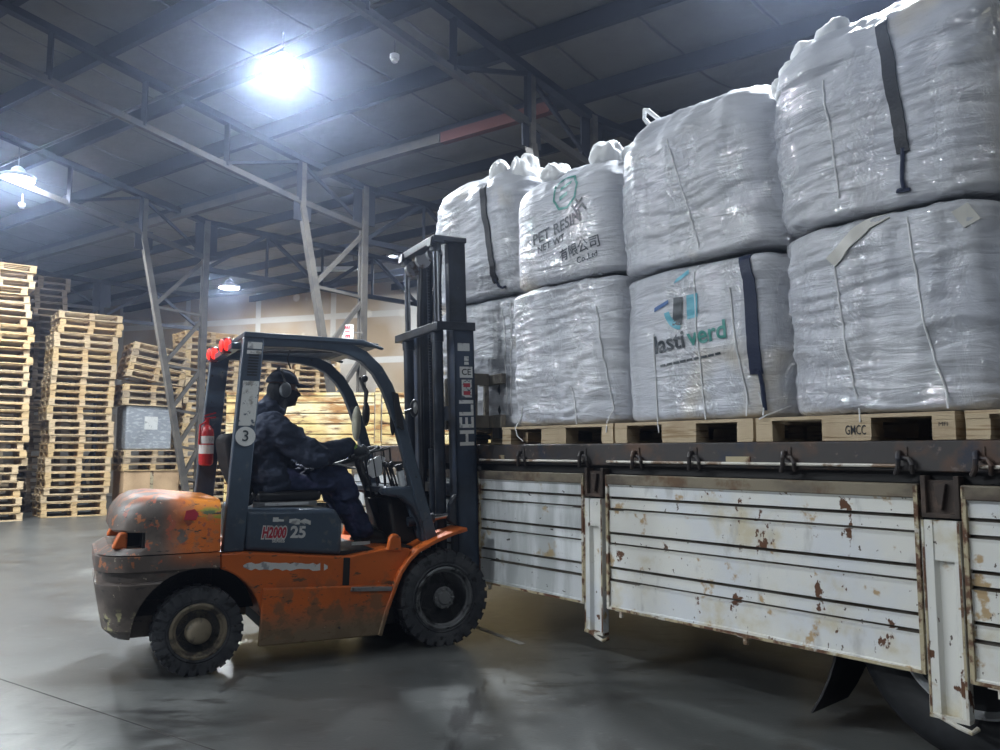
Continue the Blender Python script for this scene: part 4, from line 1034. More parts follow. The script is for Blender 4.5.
aL = bag('wrapped white bulk bag behind the forklift mast with a blue printed dot', -1.00, .26, .16, 1.34, Z0, 2.64, 1, 9, GL, bulge=.018)
aU = bag('topmost bag of the leftmost stack, with one black strap, above the mast', -1.06, .24, .14, 1.36, 2.63, 3.72, 2, 3.50, GU, crown=.10, bulge=.02, top_round=.24)
bL = bag('plain wrapped bulk bag beneath the bag printed with the green ring', .20, 1.33, .04, 1.20, Z0, 2.60, 3, 9, GL, bulge=.018)
bU = bag('topmost bag printed with a green ring and black resin lettering', .22, 1.33, .05, 1.22, 2.59, 3.44, 4, 3.18, GU, wr=.38, crown=.10, bulge=.02, top_round=.22)
cL = bag('wrapped bag printed with a teal and black logo beside its dark strap', 1.335, 2.50, .03, 1.20, Z0, 2.53, 5, 9, GL, wr=.38, bulge=.018)
cU = bag('plain domed top bag with a white lifting loop, third stack from the mast', 1.30, 2.49, .04, 1.22, 2.52, 3.54, 6, 3.34, GU, crown=.12, bulge=.02, top_round=.26)
dL = bag('lower wrapped bag with a loose pale webbing flap at the right of the load', 2.52, 3.56, .03, 1.20, Z0, 2.57, 7, 9, GL, bulge=.018)
dU = bag('biggest top bag at the right with one long black strap', 2.47, 3.60, .03, 1.26, 2.56, 3.66, 8, 3.46, GU, crown=.10, bulge=.02, top_round=.28)
eL = bag('lower bag cut off by the right edge of the photo', 3.60, 4.66, .06, 1.22, Z0, 2.50, 9, 9, GL, bulge=.018)
eU = bag('upper bag cut off by the right edge of the photo', 3.66, 4.66, .06, 1.24, 2.50, 3.45, 10, 3.3, GU, crown=.1, base=(.40,.36,.27))
# straps, cords, loops
ribbon(aU, 'lifting_strap', [(-.205, 3.56), (-.205, 3.45), (-.15, 3.20), (-.06, 2.80), (-.02, 2.72)], .062, 'strapb')
cord(aU, 'strap_tail', [(-.03, 2.74), (.01, 2.68), (.05, 2.66), (.08, 2.67)], .010, 'strap')
ribbon(cL, 'lifting_strap', [(2.30, 2.50), (2.335, 2.33), (2.35, 2.05), (2.36, 1.80)], .062, 'strap')
cord(cL, 'strap_tail', [(2.375, 1.82), (2.385, 1.72), (2.39, 1.60)], .012, 'strap')
ribbon(dU, 'lifting_strap', [(3.125, 3.50), (3.16, 3.30), (3.19, 2.99), (3.205, 2.80)], .058, 'strapb')
cord(dU, 'strap_tail', [(3.205, 2.82), (3.20, 2.70), (3.205, 2.62), (3.17, 2.615), (3.23, 2.61)], .010, 'strap')
ribbon(dL, 'webbing_flap', [(3.12, 2.525), (3.02, 2.49), (2.92, 2.41), (2.83, 2.33)], .062, 'ltape', .012)
ribbon(dL, 'sewn_tag', [(3.43, 2.48), (3.475, 2.40)], .07, 'ltape', .010)
for t, pts, tail in (
    (aL, [(.02, 2.5), (.05, 2.1), (.07, 1.66)], ()), (aL, [(.10, 2.55), (.11, 2.0), (.10, 1.66)], ()),
    (bL, [(1.15, 2.35), (1.20, 2.0), (1.25, 1.66)], [(1.26, .02, 1.57), (1.265, .005, 1.50)]),
    (bL, [(.92, 1.82), (.96, 1.68)], [(.975, .025, 1.56)]), (bL, [(.40, 1.70), (.37, 1.62)], [(.37, -.01, 1.55), (.40, -.015, 1.49), (.47, -.02, 1.45)]),
    (cL, [(1.975, 2.48), (1.985, 2.1), (2.02, 1.66)], [(2.04, .01, 1.56)]), (cL, [(2.22, 2.3), (2.25, 2.0), (2.30, 1.68)], [(2.31, .01, 1.57)]),
    (cL, [(1.66, 2.1), (1.67, 1.66)], [(1.68, .02, 1.56), (1.70, .005, 1.49)]), (cL, [(2.36, 1.70), (2.38, 1.62)], [(2.42, .0, 1.57)]),
    (dL, [(2.84, 2.34), (2.88, 2.0), (2.93, 1.65)], [(2.94, .02, 1.57), (2.945, .01, 1.52)]), (dL, [(3.21, 2.48), (3.25, 2.1), (3.29, 1.85), (3.34, 1.65)], [(3.35, .01, 1.57)]),
    (dL, [(2.52, 1.72), (2.47, 1.62)], [(2.44, 0, 1.57), (2.40, -.01, 1.55)]),
    (dU, [(2.82, 3.3), (2.86, 2.95), (2.88, 2.66)], ()), (cU, [(1.80, 3.3), (1.90, 2.95), (2.0, 2.58)], ())):
    cord(t, 'tie_cord', pts, .0042, 'cord', tail)
mb = MB(); mb.tube([(1.58, .26, 3.44), (1.54, .26, 3.58), (1.45, .26, 3.67), (1.41, .27, 3.69), (1.38, .30, 3.65), (1.43, .32, 3.57), (1.49, .32, 3.49), (1.53, .32, 3.40)], .016, 8); mb.build('lifting_loop', M['fabric'], cU)
for t, c, r, sd in ((aU, (.13, .32, 3.66), (.07, .08, .13), 1), (aU, (.01, .34, 3.68), (.06, .08, .12), 2), (aU, (-.12, .27, 3.66), (.06, .08, .14), 3),
        (bU, (.60, .20, 3.46), (.10, .10, .08), 4), (bU, (1.05, .28, 3.49), (.12, .10, .09), 5), (bU, (1.20, .4, 3.46), (.10, .10, .10), 6),
        (dU, (2.80, .20, 3.63), (.075, .08, .09), 7), (dU, (2.70, .17, 3.56), (.09, .08, .08), 8), (dU, (2.61, .13, 3.49), (.07, .08, .07), 9), (dU, (2.54, .10, 3.40), (.05, .06, .06), 10)):
    tuft(t, 'gathered_cloth', c, r, sd)
# prints
printed(aL, 'blue_dot', shape(ringp(.0, .045), 'bluedot'), .40*.5+.01, 2.33)
printed(aL, 'blue_smudge', shape(ringp(.0, .018), 'bluedot'), .215, 1.88)
printed(bU, 'green_ring', shape(ringp(.115, .135, 8), 'green') , .86, 3.21, R(15))
printed(bU, 'ring_emblem', shape([[(-.05,.02),(.06,.05),(.06,.075),(-.05,.045)], [(-.06,-.05),(.03,-.03),(.03,.0),(-.06,-.02)]], 'green'), .86, 3.21)
printed(bU, 'resin_lettering', text_mesh('PET RESIN', .115, 'inkdark', .002), .78, 2.96, R(9))
printed(bU, 'chinese_lettering', text_mesh('片', .14, 'inkdark', .003), 1.02, 3.06, R(40))
printed(bU, 'weight_lettering', text_mesh('NET WT', .075, 'inkdark', .001), .72, 2.86, R(9))
printed(bU, 'company_lettering', text_mesh('有限公司', .095, 'inkdark', .001), 1.0, 2.77, R(8))
printed(bU, 'company_suffix', text_mesh('Co.,Ltd', .06, 'inkdark', .001), 1.07, 2.70, R(8))
printed(cL, 'dark_logo_word', text_mesh('lasti', .150, 'inkdark', .003, 'LEFT'), 1.665, 2.02, R(5))
printed(cL, 'green_logo_word', text_mesh('verd', .150, 'green', .003, 'LEFT'), 1.925, 2.043, R(5))
printed(cL, 'logo_strapline', shape([[(-.22+.05*i, -.006), (-.18+.05*i, -.006), (-.18+.05*i, .008), (-.22+.05*i, .008)] for i in range(9)], 'inkdark'), 1.93, 1.915, R(5))
printed(cL, 'logo_bar', shape([[(-.035,-.085),(.035,-.085),(.035,.085),(-.035,.085)]], 'inkdark'), 1.855, 2.215, R(-4))
printed(cL, 'logo_bar', shape([[(-.03,-.07),(.04,-.06),(.045,.08),(-.03,.075)]], 'cyan'), 1.955, 2.225)
printed(cL, 'logo_arc', shape(ringp(.10, .14, 14, 190, 262), 'cyan'), 1.89, 2.24)
printed(cL, 'logo_dash', shape([[(-.06,-.018),(.05,.022),(.05,.045),(-.06,.01)]], 'bluedot'), 1.735, 2.25)
printed(cL, 'logo_dash', shape([[(-.05,-.0),(.06,.045),(.05,.075),(-.03,.03)]], 'cyan'), 1.88, 2.385)
# one stack of the rear row shows between the second and third stacks
rL = bag('lower rear-row bag hidden behind the second and third stacks', .70, 1.80, 1.28, 2.32, 1.564, 2.62, 11, 9, 'rear row bags')
rU = bag('rear-row bag whose white top peeks between the second and third stacks', .70, 1.80, 1.28, 2.32, 2.61, 3.66, 12, 3.3, 'rear row bags', crown=.12, top_round=.25)
pR = load_pallet('pallet', 'rear-row pallet hidden behind the front pallets of the trailer', .72, 1.78, GP, y0=1.26, depth=1.08)
# pallet B is split: its front deck board lifts
for ch in pB.children:
    if ch.name.startswith('stringer_board'): pass

# ---------------------------------------------------------------- second trailer behind the forklift
t2 = thing('flatbed_trailer', 'cream rust-streaked dropside trailer standing behind the forklift cab', 'trailer', (-4.15, 12.0, 0), 0)
LX = 9.0
mb = MB(); mb.box((0, .0, 1.36), (LX, 2.4, 1.42)); mb.build('bed', M['deck'], t2)
mb = MB(); mb.box((0, -.05, 1.30), (LX, .03, 1.45)); mb.build('side_rail', M['beam'], t2, bevel=.006)
mb = MB()
for y in (.75, 1.65): mb.box((.1, y-.06, .92), (LX, y+.06, 1.36))
mb.build('chassis_rail', M['chassis'], t2)
xs = [0, 2.33, 4.7, 7.0, 9.0]
for k in range(4):
    xa, xb = xs[k]+.06, xs[k+1]-.06
    for z0, z1 in ((1.46, 2.24), (.62, 1.29)):
        if z0 < 1 and k > 2: continue
        pr = [(0, z1)]; nrib = 5
        pr = []
        for i in range(nrib):
            a = z1 - (z1-z0)*i/nrib; b = z1 - (z1-z0)*(i+1)/nrib
            pr += [(-.045, a-.008), (-.050, b+.022), (-.028, b+.012)]
        pr += [(-.045, z0), (-.01, z0), (-.01, z1), (-.045, z1)]
        mb = MB(); mb.loft([[(x, y, z) for y, z in pr] for x in (xa, xb)]); d = mb.build('dropside', M['yellow_tr'], t2, smooth=0)
        mb = MB(); mb.box((xa, -.056, z1-.03), (xb, -.006, z1+.012)); mb.build('top_rail', M['yellow_tr'], d)
for x in xs[1:4]:
    mb = MB(); mb.box((x-.04, -.07, 1.30), (x+.04, .0, 2.32)); mb.box((x-.055, -.08, 1.45), (x+.055, .0, 1.52)); mb.box((x-.05, -.075, 2.22), (x+.05, -.005, 2.27)); mb.build('side_post', M['yellow_tr'], t2)
for a, b in ((.2, 2.2), (2.5, 4.5)): MB().tube([(a, -.075, 1.33), (b, -.075, 1.33)], .012, 8).build('rope_rod', M['rod'], t2)
for x in (1.0, 7.2):
    T = Matrix.Translation((x, .25, .50))
    rm = MB().lathe([(-.12,.30),(-.10,.27),(.0,.24),(.02,.12),(-.03,.1),(-.03,0)], 32, T).build('road_wheel', M['silver'], t2)
    MB().lathe([(-.12,.30),(-.14,.36),(-.13,.46),(-.09,.50),(.1,.5),(.14,.42),(.12,.3)], 48, T).build('tyre', M['tubber'], rm)
    T2 = T @ Matrix.Translation((0, 1.9, 0)); rm = MB().lathe([(-.12,.30),(.0,.24),(.02,.0)], 24, T2).build('road_wheel', M['silver'], t2)
    MB().lathe([(-.12,.30),(-.14,.36),(-.13,.46),(-.09,.50),(.1,.5),(.14,.42),(.12,.3)], 40, T2).build('tyre', M['tubber'], rm)
    MB().tube([(x, .2, .5), (x, 2.2, .5)], .07, 12).build('axle', M['chassis'], t2); MB().box((x-.2, .65, .5), (x+.2, 1.75, .95)).build('spring_hanger', M['chassis'], t2)
# ---------------------------------------------------------------- pallet stacks along the far left
def bg_pallet(seed, mat):
    random.seed(seed); mb = MB(); W, D = 1.25, 1.0; r = lambda a=.012: random.uniform(-a, a)
    for i in range(6):
        y = i*(D-.11)/5; mb.box((r(), y+r(), .130), (W+r(), y+.11+r(), .152))
    for x in (0, W/2-.055, W-.11): mb.box((x, r(), .112), (x+.11, D+r(), .129))
    for x in (0, W/2-.055, W-.11):
        for y in (0, D/2-.06, D-.12): mb.box((x+r(), y+r(), .024), (x+.11+r(), y+.12+r(), .111))
        mb.box((x+r(.006), r(), .002), (x+.11+r(.006), D+r(), .023))
    for y in (0, D-.1): mb.box((.0, y, .0015), (W, y+.1, .0235))
    return mb.mesh('pallet_mesh', M[mat], 0)
PM = [bg_pallet(s, m) for s, m in ((1,'woodA'), (2,'woodB'), (3,'woodA'), (4,'woodC'), (5,'woodB'), (6,'woodShade'))]
AXM = Vector((.776, .631, 0)); AXD = Vector((-.631, .776, 0)); RZP = math.atan2(.631, .776)
def stack(fl, n, desc, group, seed, dark=0, lean=0., first=0, z0=0., jit=.02):
    random.seed(seed); jx = 0; jr = 0
    for i in range(n):
        if random.random() < .3: jx = random.uniform(-jit, jit)*2; jr = random.uniform(-1.2, 1.2)
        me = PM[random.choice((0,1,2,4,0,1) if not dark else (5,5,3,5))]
        o = link('pallet', me)
        p = Vector((fl[0], fl[1], 0)) + AXM*(jx + random.uniform(-jit, jit) + lean*i) + AXD*random.uniform(-jit, jit)
        o.location = (p.x, p.y, z0 + i*.1555); o.rotation_euler = (0, 0, RZP + R(jr + random.uniform(-.7, .7)))
        tag(o, desc.replace('#', ORD[i]), 'pallet', group)
stack((-10.46, 15.26), 33, 'wooden pallet, # from the floor in the stack cut by the left photo edge', 'pallets in the stack at the left photo edge', 11, jit=.04)
stack((-9.46, 16.67), 28, 'wooden pallet, # from the floor in the straight stack left of the grey-wrapped load', 'pallets in the straight stack', 12, lean=.005)
stack((-11.15, 17.85), 35, 'shade-toned pallet, # from the floor in the dark stack behind the two leftmost stacks', 'pallets in the dark rear stack', 13, dark=1)
stack((-7.26, 18.46), 27, 'wooden pallet, # from the floor in the stack behind the left lattice column', 'pallets behind the left lattice column', 14)
stack((-6.22, 19.31), 26, 'wooden pallet, # from the floor in the stack behind the forklift rear pillars', 'pallets behind the rear pillars', 15)
stack((-5.17, 20.16), 25, 'wooden pallet, # from the floor in the stack behind the cap of the seated person', 'pallets behind the seated person', 16)
# mixed stack: carton, pallets, wrapped load, sliding pallets
fl = Vector((-8.26, 17.65, 0))
def bgset(o, off, z, rz=0, rx=0, ry=0):
    p = fl + AXM*off[0] + AXD*off[1]; o.location = (p.x, p.y, z); o.rotation_euler = Euler((rx, ry, RZP + rz)); return o
bgset(tag(link('pallet', PM[3]), 'grey pallet on the floor under the brown carton', 'pallet', 'pallets of the mixed stack'), (0, 0), 0)
ct = thing('cardboard_box', 'large brown cardboard box at the base of the mixed stack behind the forklift', 'box'); bgset(ct, (.03, .03), .156)
MB().box((0, 0, 0), (1.18, .94, .78)).build('carton_body', M['carton'], ct, bevel=.01); MB().box((.55, -.003, .0), (.62, .0, .78)).build('tape', M['edge'], ct)
for i in range(3):
    bgset(tag(link('pallet', PM[(1, 3, 0)[i]]), ('greyed', 'stained', 'pale')[i] + ' pallet, ' + ('lowest', 'middle', 'uppermost')[i] + ' of three between brown carton and grey-wrapped load', 'pallet', 'pallets of the mixed stack'), (.0+.02*i, 0), .94+.1555*i, R(.8*i))
gw = thing('wrapped_load', 'grey film-wrapped square load with a white note, between pallets behind the forklift', 'wrapped load'); bgset(gw, (.04, .06), 1.41)
mb = MB(); mb.box((0, 0, 0), (.98, .86, .98)); o = mb.build('wrapped_block', M['greyfilm'], gw, bevel=.04, seg=3)
mb = MB(); mb.box((.38, -.006, .45), (.66, -.003, .74)); mb.build('white_note', M['white'], gw)
z = 2.40
for i in range(8):
    tl = 1.0 if i < 3 else 8.5
    if i == 3: z += .17
    bgset(tag(link('pallet', PM[(0, 3, 1, 0, 4, 2, 3, 0)[i]]), ('level' if i < 3 else 'tilted') + ' pallet, ' + ORD[i] + ' of the sliding pallets on the grey-wrapped load', 'pallet', 'sliding pallets on the grey load'), (-.05+.035*max(i-2, 0), 0), z, 0, 0, R(tl)); z += .1575
# ---------------------------------------------------------------- building
QD = Vector((.838, -.5457, 0)); RD = Vector((.5457, .838, 0)); TD = Vector((.748, .664, 0))
RCOL = 9.93
def roof_z(x, y):
    r = x*RD.x + y*RD.y; q = x*QD.x + y*QD.y
    rr = min(r, RCOL) if r > -13 else -26 - r
    return 9.0 + .0194*q - .2499*rr - (.02*(r-RCOL) if r > RCOL else 0)
def st(o): o['kind'] = 'structure'; return o
mfl = layered('stained_concrete_floor', (.088, .092, .090), .33, layers=[
    dict(c=(.065, .068, .068), s=.35, lo=.44, hi=.58), dict(c=(.16, .165, .16), s=.9, lo=.52, hi=.68, vs=(1, .5, 1)),
    dict(c=(.045, .045, .045), s=1.6, lo=.54, hi=.66, vs=(.35, 1, 1), r=.3), dict(c=(.06, .06, .058), s=7, lo=.54, hi=.66, vs=(.5, 1, 1)),
    dict(c=(.20, .20, .195), s=12, lo=.60, hi=.72, vs=(.6, 1, 1), a=.4), dict(c=(.045, .045, .045), s=2.5, lo=.63, hi=.68, vs=(1.4, .25, 1), r=.3)], bump=(60, .06), spec=.5)
mb = MB(); mb.box((-30, -16, -.2), (24, 34, 0)); st(mb.build('floor', mfl, smooth=0))
# saw-cut joints and worn lines on the floor
def strip(name, a, b, w, mat, z=.002):
    mb = MB(); mb.bar((a[0], a[1], z/2), (b[0], b[1], z/2), w, z); return st(mb.build(name, M[mat], smooth=0))
strip('trim_1', (-3.9, 5.6), (.6, 2.55), .008, 'steelwork', .001); strip('trim_2', (-.42, 6.85), (.16, 5.90), .05, 'paint_line')
# ceiling
mce, nt, b = _nodes('grey_insulation_ceiling'); N, K = nt.nodes, nt.links
tc = N.new('ShaderNodeTexCoord'); dp = N.new('ShaderNodeVectorMath'); dp.operation = 'DOT_PRODUCT'; dp.inputs[1].default_value = (.664, -.748, 0)
K.new(tc.outputs['Object'], dp.inputs[0])
ns = N.new('ShaderNodeTexNoise'); ns.inputs['Scale'].default_value = .8; K.new(tc.outputs['Object'], ns.inputs['Vector'])
ma = N.new('ShaderNodeMath'); ma.operation = 'MULTIPLY_ADD'; ma.inputs[1].default_value = .12; K.new(ns.outputs['Fac'], ma.inputs[0]); K.new(dp.outputs['Value'], ma.inputs[2])
mm = N.new('ShaderNodeMath'); mm.operation = 'PINGPONG'; mm.inputs[1].default_value = .58; K.new(ma.outputs[0], mm.inputs[0])
mr = N.new('ShaderNodeMapRange'); mr.inputs[1].default_value = 0; mr.inputs[2].default_value = .035; K.new(mm.outputs[0], mr.inputs[0])
n2 = N.new('ShaderNodeTexNoise'); n2.inputs['Scale'].default_value = 3; n2.inputs['Detail'].default_value = 5; K.new(tc.outputs['Object'], n2.inputs['Vector'])
c1 = N.new('ShaderNodeMix'); c1.data_type = 'RGBA'; c1.inputs[6].default_value = (.075, .072, .066, 1); c1.inputs[7].default_value = (.12, .114, .10, 1); K.new(n2.outputs['Fac'], c1.inputs[0])
c2 = N.new('ShaderNodeMix'); c2.data_type = 'RGBA'; c2.inputs[6].default_value = (.035, .035, .035, 1); K.new(mr.outputs[0], c2.inputs[0]); K.new(c1.outputs[2], c2.inputs[7])
K.new(c2.outputs[2], b.inputs['Base Color']); b.inputs['Roughness'].default_value = .6
bn = N.new('ShaderNodeBump'); bn.inputs['Strength'].default_value = .6; bn.inputs['Distance'].default_value = .04
ad = N.new('ShaderNodeMath'); ad.operation = 'ADD'; K.new(mr.outputs[0], ad.inputs[0]); K.new(n2.outputs['Fac'], ad.inputs[1]); K.new(ad.outputs[0], bn.inputs['Height']); K.new(bn.outputs[0], b.inputs['Normal'])
PR = [9.63 - 1.17*k for k in range(20)] + [10.85, 12.0, 13.2, 14.4, 15.6, 16.8, 18., 19.2, 20.4, 21.6]
PR.sort()
def sag(r, q):
    for a, b2 in zip(PR, PR[1:]):
        if a <= r < b2:
            t = (r-a)/(b2-a); return .05*math.sin(PI*t) * (1 + .5*noise.noise(Vector((q*.9, r*.3, 0))))
    return 0
mb = MB(); qs = [-26 + .5*i for i in range(85)]; rs = [-16 + .195*i for i in range(205)]
vs = []
for r in rs:
    for q in qs:
        p = RD*r + QD*q; vs.append((p.x, p.y, roof_z(p.x, p.y) - sag(r, q)))
nq = len(qs); mb.add(vs, [(i*nq+j, i*nq+j+1, (i+1)*nq+j+1, (i+1)*nq+j) for i in range(len(rs)-1) for j in range(nq-1)])
ce = st(mb.build('ceiling', mce, smooth=60)); so = ce.modifiers.new('so', 'SOLIDIFY'); so.thickness = .05; so.offset = 1
# purlins
for r in PR:
    if r < 2.0: continue
    mb = MB()
    for i in range(8):
        qa, qb = -26 + 5*i, -26 + 5*(i+1); a = RD*r + QD*qa; c = RD*r + QD*qb
        mb.bar((a.x, a.y, roof_z(a.x, a.y) - .17), (c.x, c.y, roof_z(c.x, c.y) - .17), .09 if r < 10 else .06, .24 if r < 10 else .18)
    st(mb.build('roof_purlin', M['darksteel']))
# red-painted stretch of the eaves beam
a = RD*9.45 + QD*(-7.2); c = RD*9.45 + QD*(-5.3)
mb = MB(); mb.bar((a.x, a.y, roof_z(a.x, a.y) - .36), (c.x, c.y, roof_z(c.x, c.y) - .36), .12, .16); st(mb.build('eaves_beam', M['redbeam']))
a = RD*9.45 + QD*(-26); c = RD*9.45 + QD*(-7.22)
mb = MB(); mb.bar((a.x, a.y, roof_z(a.x, a.y) - .36), (c.x, c.y, roof_z(c.x, c.y) - .36), .12, .14); st(mb.build('eaves_beam', M['steelwork']))
# trusses on lattice columns
def angle_bar(mb, a, b2, w=.08, t=.07): mb.bar(a, b2, w, t)
def truss(c, back, fwd, coln):
    C0 = Vector((c[0], c[1], 0))
    P = lambda s, dz: Vector((C0.x + TD.x*s, C0.y + TD.y*s, roof_z(C0.x + TD.x*s, C0.y + TD.y*s) - .32 - dz))
    root = st(thing('roof_truss', 'dark steel roof truss resting on the ' + coln, 'roof truss'))
    ns_ = int(back/1.25)
    s = [-1.25*i for i in range(ns_+1)]
    mb = MB()
    for i in range(ns_): angle_bar(mb, P(s[i+1], 0), P(s[i], 0), .14, .10)
    mb.build('top_chord', M['darksteel'], root)
    mb = MB()
    for i in range(ns_): angle_bar(mb, P(s[i+1], .72), P(s[i], .72), .09, .09)
    mb.build('bottom_chord', M['steelwork'], root)
    for i in range(ns_+1):
        mb = MB(); o = Vector((-TD.y, TD.x, 0))*.035
        for sg in (-1, 1): angle_bar(mb, P(s[i], 0) + o*sg, P(s[i], .72) + o*sg, .045, .05)
        mb.build('upright', M['darksteel'], root)
    for i in range(ns_):
        mb = MB(); angle_bar(mb, P(s[i], .05), P(s[i+1], .67), .05, .05) if i % 2 else angle_bar(mb, P(s[i], .67), P(s[i+1], .05), .05, .05)
        if i < 2: mb.build('web_diagonal', M['darksteel'], root)
    if fwd:
        n2_ = int(fwd/1.3); mb = MB()
        for i in range(n2_): angle_bar(mb, P(1.3*i, 0), P(1.3*(i+1), 0), .12, .1)
        mb.build('top_chord', M['darksteel'], root); mb = MB()
        for i in range(n2_): angle_bar(mb, P(1.3*i, .95), P(1.3*(i+1), .95), .09, .09)
        mb.build('bottom_chord', M['darksteel'], root)
        for i in range(n2_):
            mb = MB(); angle_bar(mb, P(1.3*i, .0 if i % 2 else .95), P(1.3*(i+1), .95 if i % 2 else .0), .07, .07); mb.build('web_diagonal', M['darksteel'], root)
            mb = MB(); angle_bar(mb, P(1.3*(i+1), .0), P(1.3*(i+1), .95), .05, .05); mb.build('upright', M['darksteel'], root)
    # gusset plates at the column head
    mb = MB(); g = P(0, .35); mb.bar(g - TD*.22, g + TD*.22, .03, .62); g = P(-1.19, .85); mb.bar(g - TD*.16, g + TD*.16, .03, .36); mb.build('gusset', M['darksteel'], root)
def column(c, label, mt='colsteel', zt=None):
    C0 = Vector((c[0], c[1], 0)); root = st(thing('steel_column', label, 'steel column'))
    zt = roof_z(c[0], c[1]) - .30; q = lambda s, z: Vector((C0.x + TD.x*s, C0.y + TD.y*s, z))
    ins = lambda z: -.12 - 1.07*max(0, (z-.1))/(5.4-.1) if z < 5.4 else -1.19
    side = Vector((-TD.y, TD.x, 0))*.05
    mb = MB()
    for sg in (-1, 1): mb.bar(q(0, 0) + side*sg, q(0, zt) + side*sg, .05, .11, up=TD)
    mb.build('vertical_chord', M[mt], root)
    mb = MB(); mb.bar(q(ins(.1), .1), q(ins(5.4), 5.4), .13, .10, up=TD); mb.bar(q(-1.19, 5.4), q(-1.19, roof_z(*(q(-1.19, 0))[:2]) - .3), .10, .09, up=TD)
    mb.build('slanted_chord', M[mt], root)
    zs = [5.15, 4.15, 4.05, 3.05, 2.98, 2.2, 2.15, 1.5]
    for za, zb in ((5.15, 4.15), (3.95, 3.05), (2.95, 2.2), (2.1, 1.5), (1.4, .9)):
        mb = MB(); mb.bar(q(-.03, za), q(ins(zb), zb), .07, .07); mb.build('lacing_bar', M[mt], root)
        mb = MB(); mb.bar(q(-.03, zb - .10), q(ins(zb), zb - .03), .05, .05); mb.build('lacing_strut', M[mt], root)
    mb = MB(); mb.box((c[0]-.2, c[1]-.2, 0), (c[0]+.2, c[1]+.2, .02)); mb.build('base_plate', M[mt], root)
for c, nm, fw, bk in (((-5.88, 15.68), 'left lattice column in front of the pallets', 6.0, 13.8), ((-2.40, 13.78), 'lattice column behind the forklift mast', 7.8, 13.8), ((1.30, 11.0), 'lattice column hidden behind the bulk bags', 9.1, 12.6)):
    truss(c, bk, fw, nm); column(c, 'grey ' + nm)
column((-10.4, 20.6), 'dark column behind the pallet stacks', 'darksteel')
truss((-10.4, 20.6), 15., 2.7, 'column behind the pallet stacks')
# conduit under the roof
a = RD*6.89 + QD*(-22); c = RD*6.89 + QD*8
mb = MB(); mb.tube([(a.x, a.y, roof_z(a.x, a.y) - .42), (c.x, c.y, roof_z(c.x, c.y) - .42)], .028, 8); st(mb.build('conduit', M['steelwork']))
# drywall back wall
mw, nt, b = _nodes('unpainted_drywall'); N, K = nt.nodes, nt.links
tc = N.new('ShaderNodeTexCoord'); br = N.new('ShaderNodeTexBrick'); br.offset = 0; br.inputs['Scale'].default_value = 1
br.inputs['Brick Width'].default_value = 2.5; br.inputs['Row Height'].default_value = 1.3; br.inputs['Mortar Size'].default_value = .10; br.inputs['Mortar Smooth'].default_value = .3
br.inputs['Color1'].default_value = (.26, .19, .12, 1); br.inputs['Color2'].default_value = (.34, .27, .195, 1); br.inputs['Mortar'].default_value = (.42, .40, .375, 1)
mp = N.new('ShaderNodeMapping'); mp.inputs['Rotation'].default_value = (R(-90), 0, 0); K.new(tc.outputs['Object'], mp.inputs[0]); 
cx_ = N.new('ShaderNodeSeparateXYZ'); cm = N.new('ShaderNodeCombineXYZ'); K.new(tc.outputs['Object'], cx_.inputs[0]); K.new(cx_.outputs[0], cm.inputs[0]); K.new(cx_.outputs[2], cm.inputs[1]); K.new(cm.outputs[0], br.inputs['Vector'])
vo = N.new('ShaderNodeTexVoronoi'); vo.inputs['Scale'].default_value = 1.5; K.new(cm.outputs[0], vo.inputs['Vector'])
vr = N.new('ShaderNodeMapRange'); vr.inputs[1].default_value = .12; vr.inputs[2].default_value = .20; vr.inputs[3].default_value = .8; vr.inputs[4].default_value = 0; K.new(vo.outputs['Distance'], vr.inputs[0])
mx = N.new('ShaderNodeMix'); mx.data_type = 'RGBA'; K.new(vr.outputs[0], mx.inputs[0]); K.new(br.outputs['Color'], mx.inputs[6]); mx.inputs[7].default_value = (.60, .56, .50, 1)
nz = N.new('ShaderNodeTexNoise'); nz.inputs['Scale'].default_value = .5; K.new(cm.outputs[0], nz.inputs['Vector']); n3 = N.new('ShaderNodeMapRange'); n3.inputs[1].default_value = .45; n3.inputs[2].default_value = .6; n3.inputs[4].default_value = .6; K.new(nz.outputs['Fac'], n3.inputs[0])
mx2 = N.new('ShaderNodeMix'); mx2.data_type = 'RGBA'; K.new(n3.outputs[0], mx2.inputs[0]); K.new(mx.outputs[2], mx2.inputs[6]); mx2.inputs[7].default_value = (.38, .365, .345, 1)
K.new(mx2.outputs[2], b.inputs['Base Color']); b.inputs['Roughness'].default_value = .8
mb = MB(); mb.box((-32, 0, 0), (30, .2, 7.2)); wl = st(mb.build('wall_back', mw, smooth=0)); wl.location = (0, 21.0, 0); wl.rotation_euler = (0, 0, math.atan2(-.31, .95))
mwl = layered('dim_block_wall', (.16, .16, .17), .8, bump=(4, .2))
mb = MB(); mb.box((-25.2, -15, 0), (-25, 30, 14)); st(mb.build('wall_left', mwl, smooth=0))
mb = MB(); mb.box((-25, -15.2, 0), (20, -15, 13)); st(mb.build('wall_behind', mwl, smooth=0))
mb = MB(); mb.box((19.8, -15, 0), (20, 16, 13)); st(mb.build('wall_right', mwl, smooth=0))
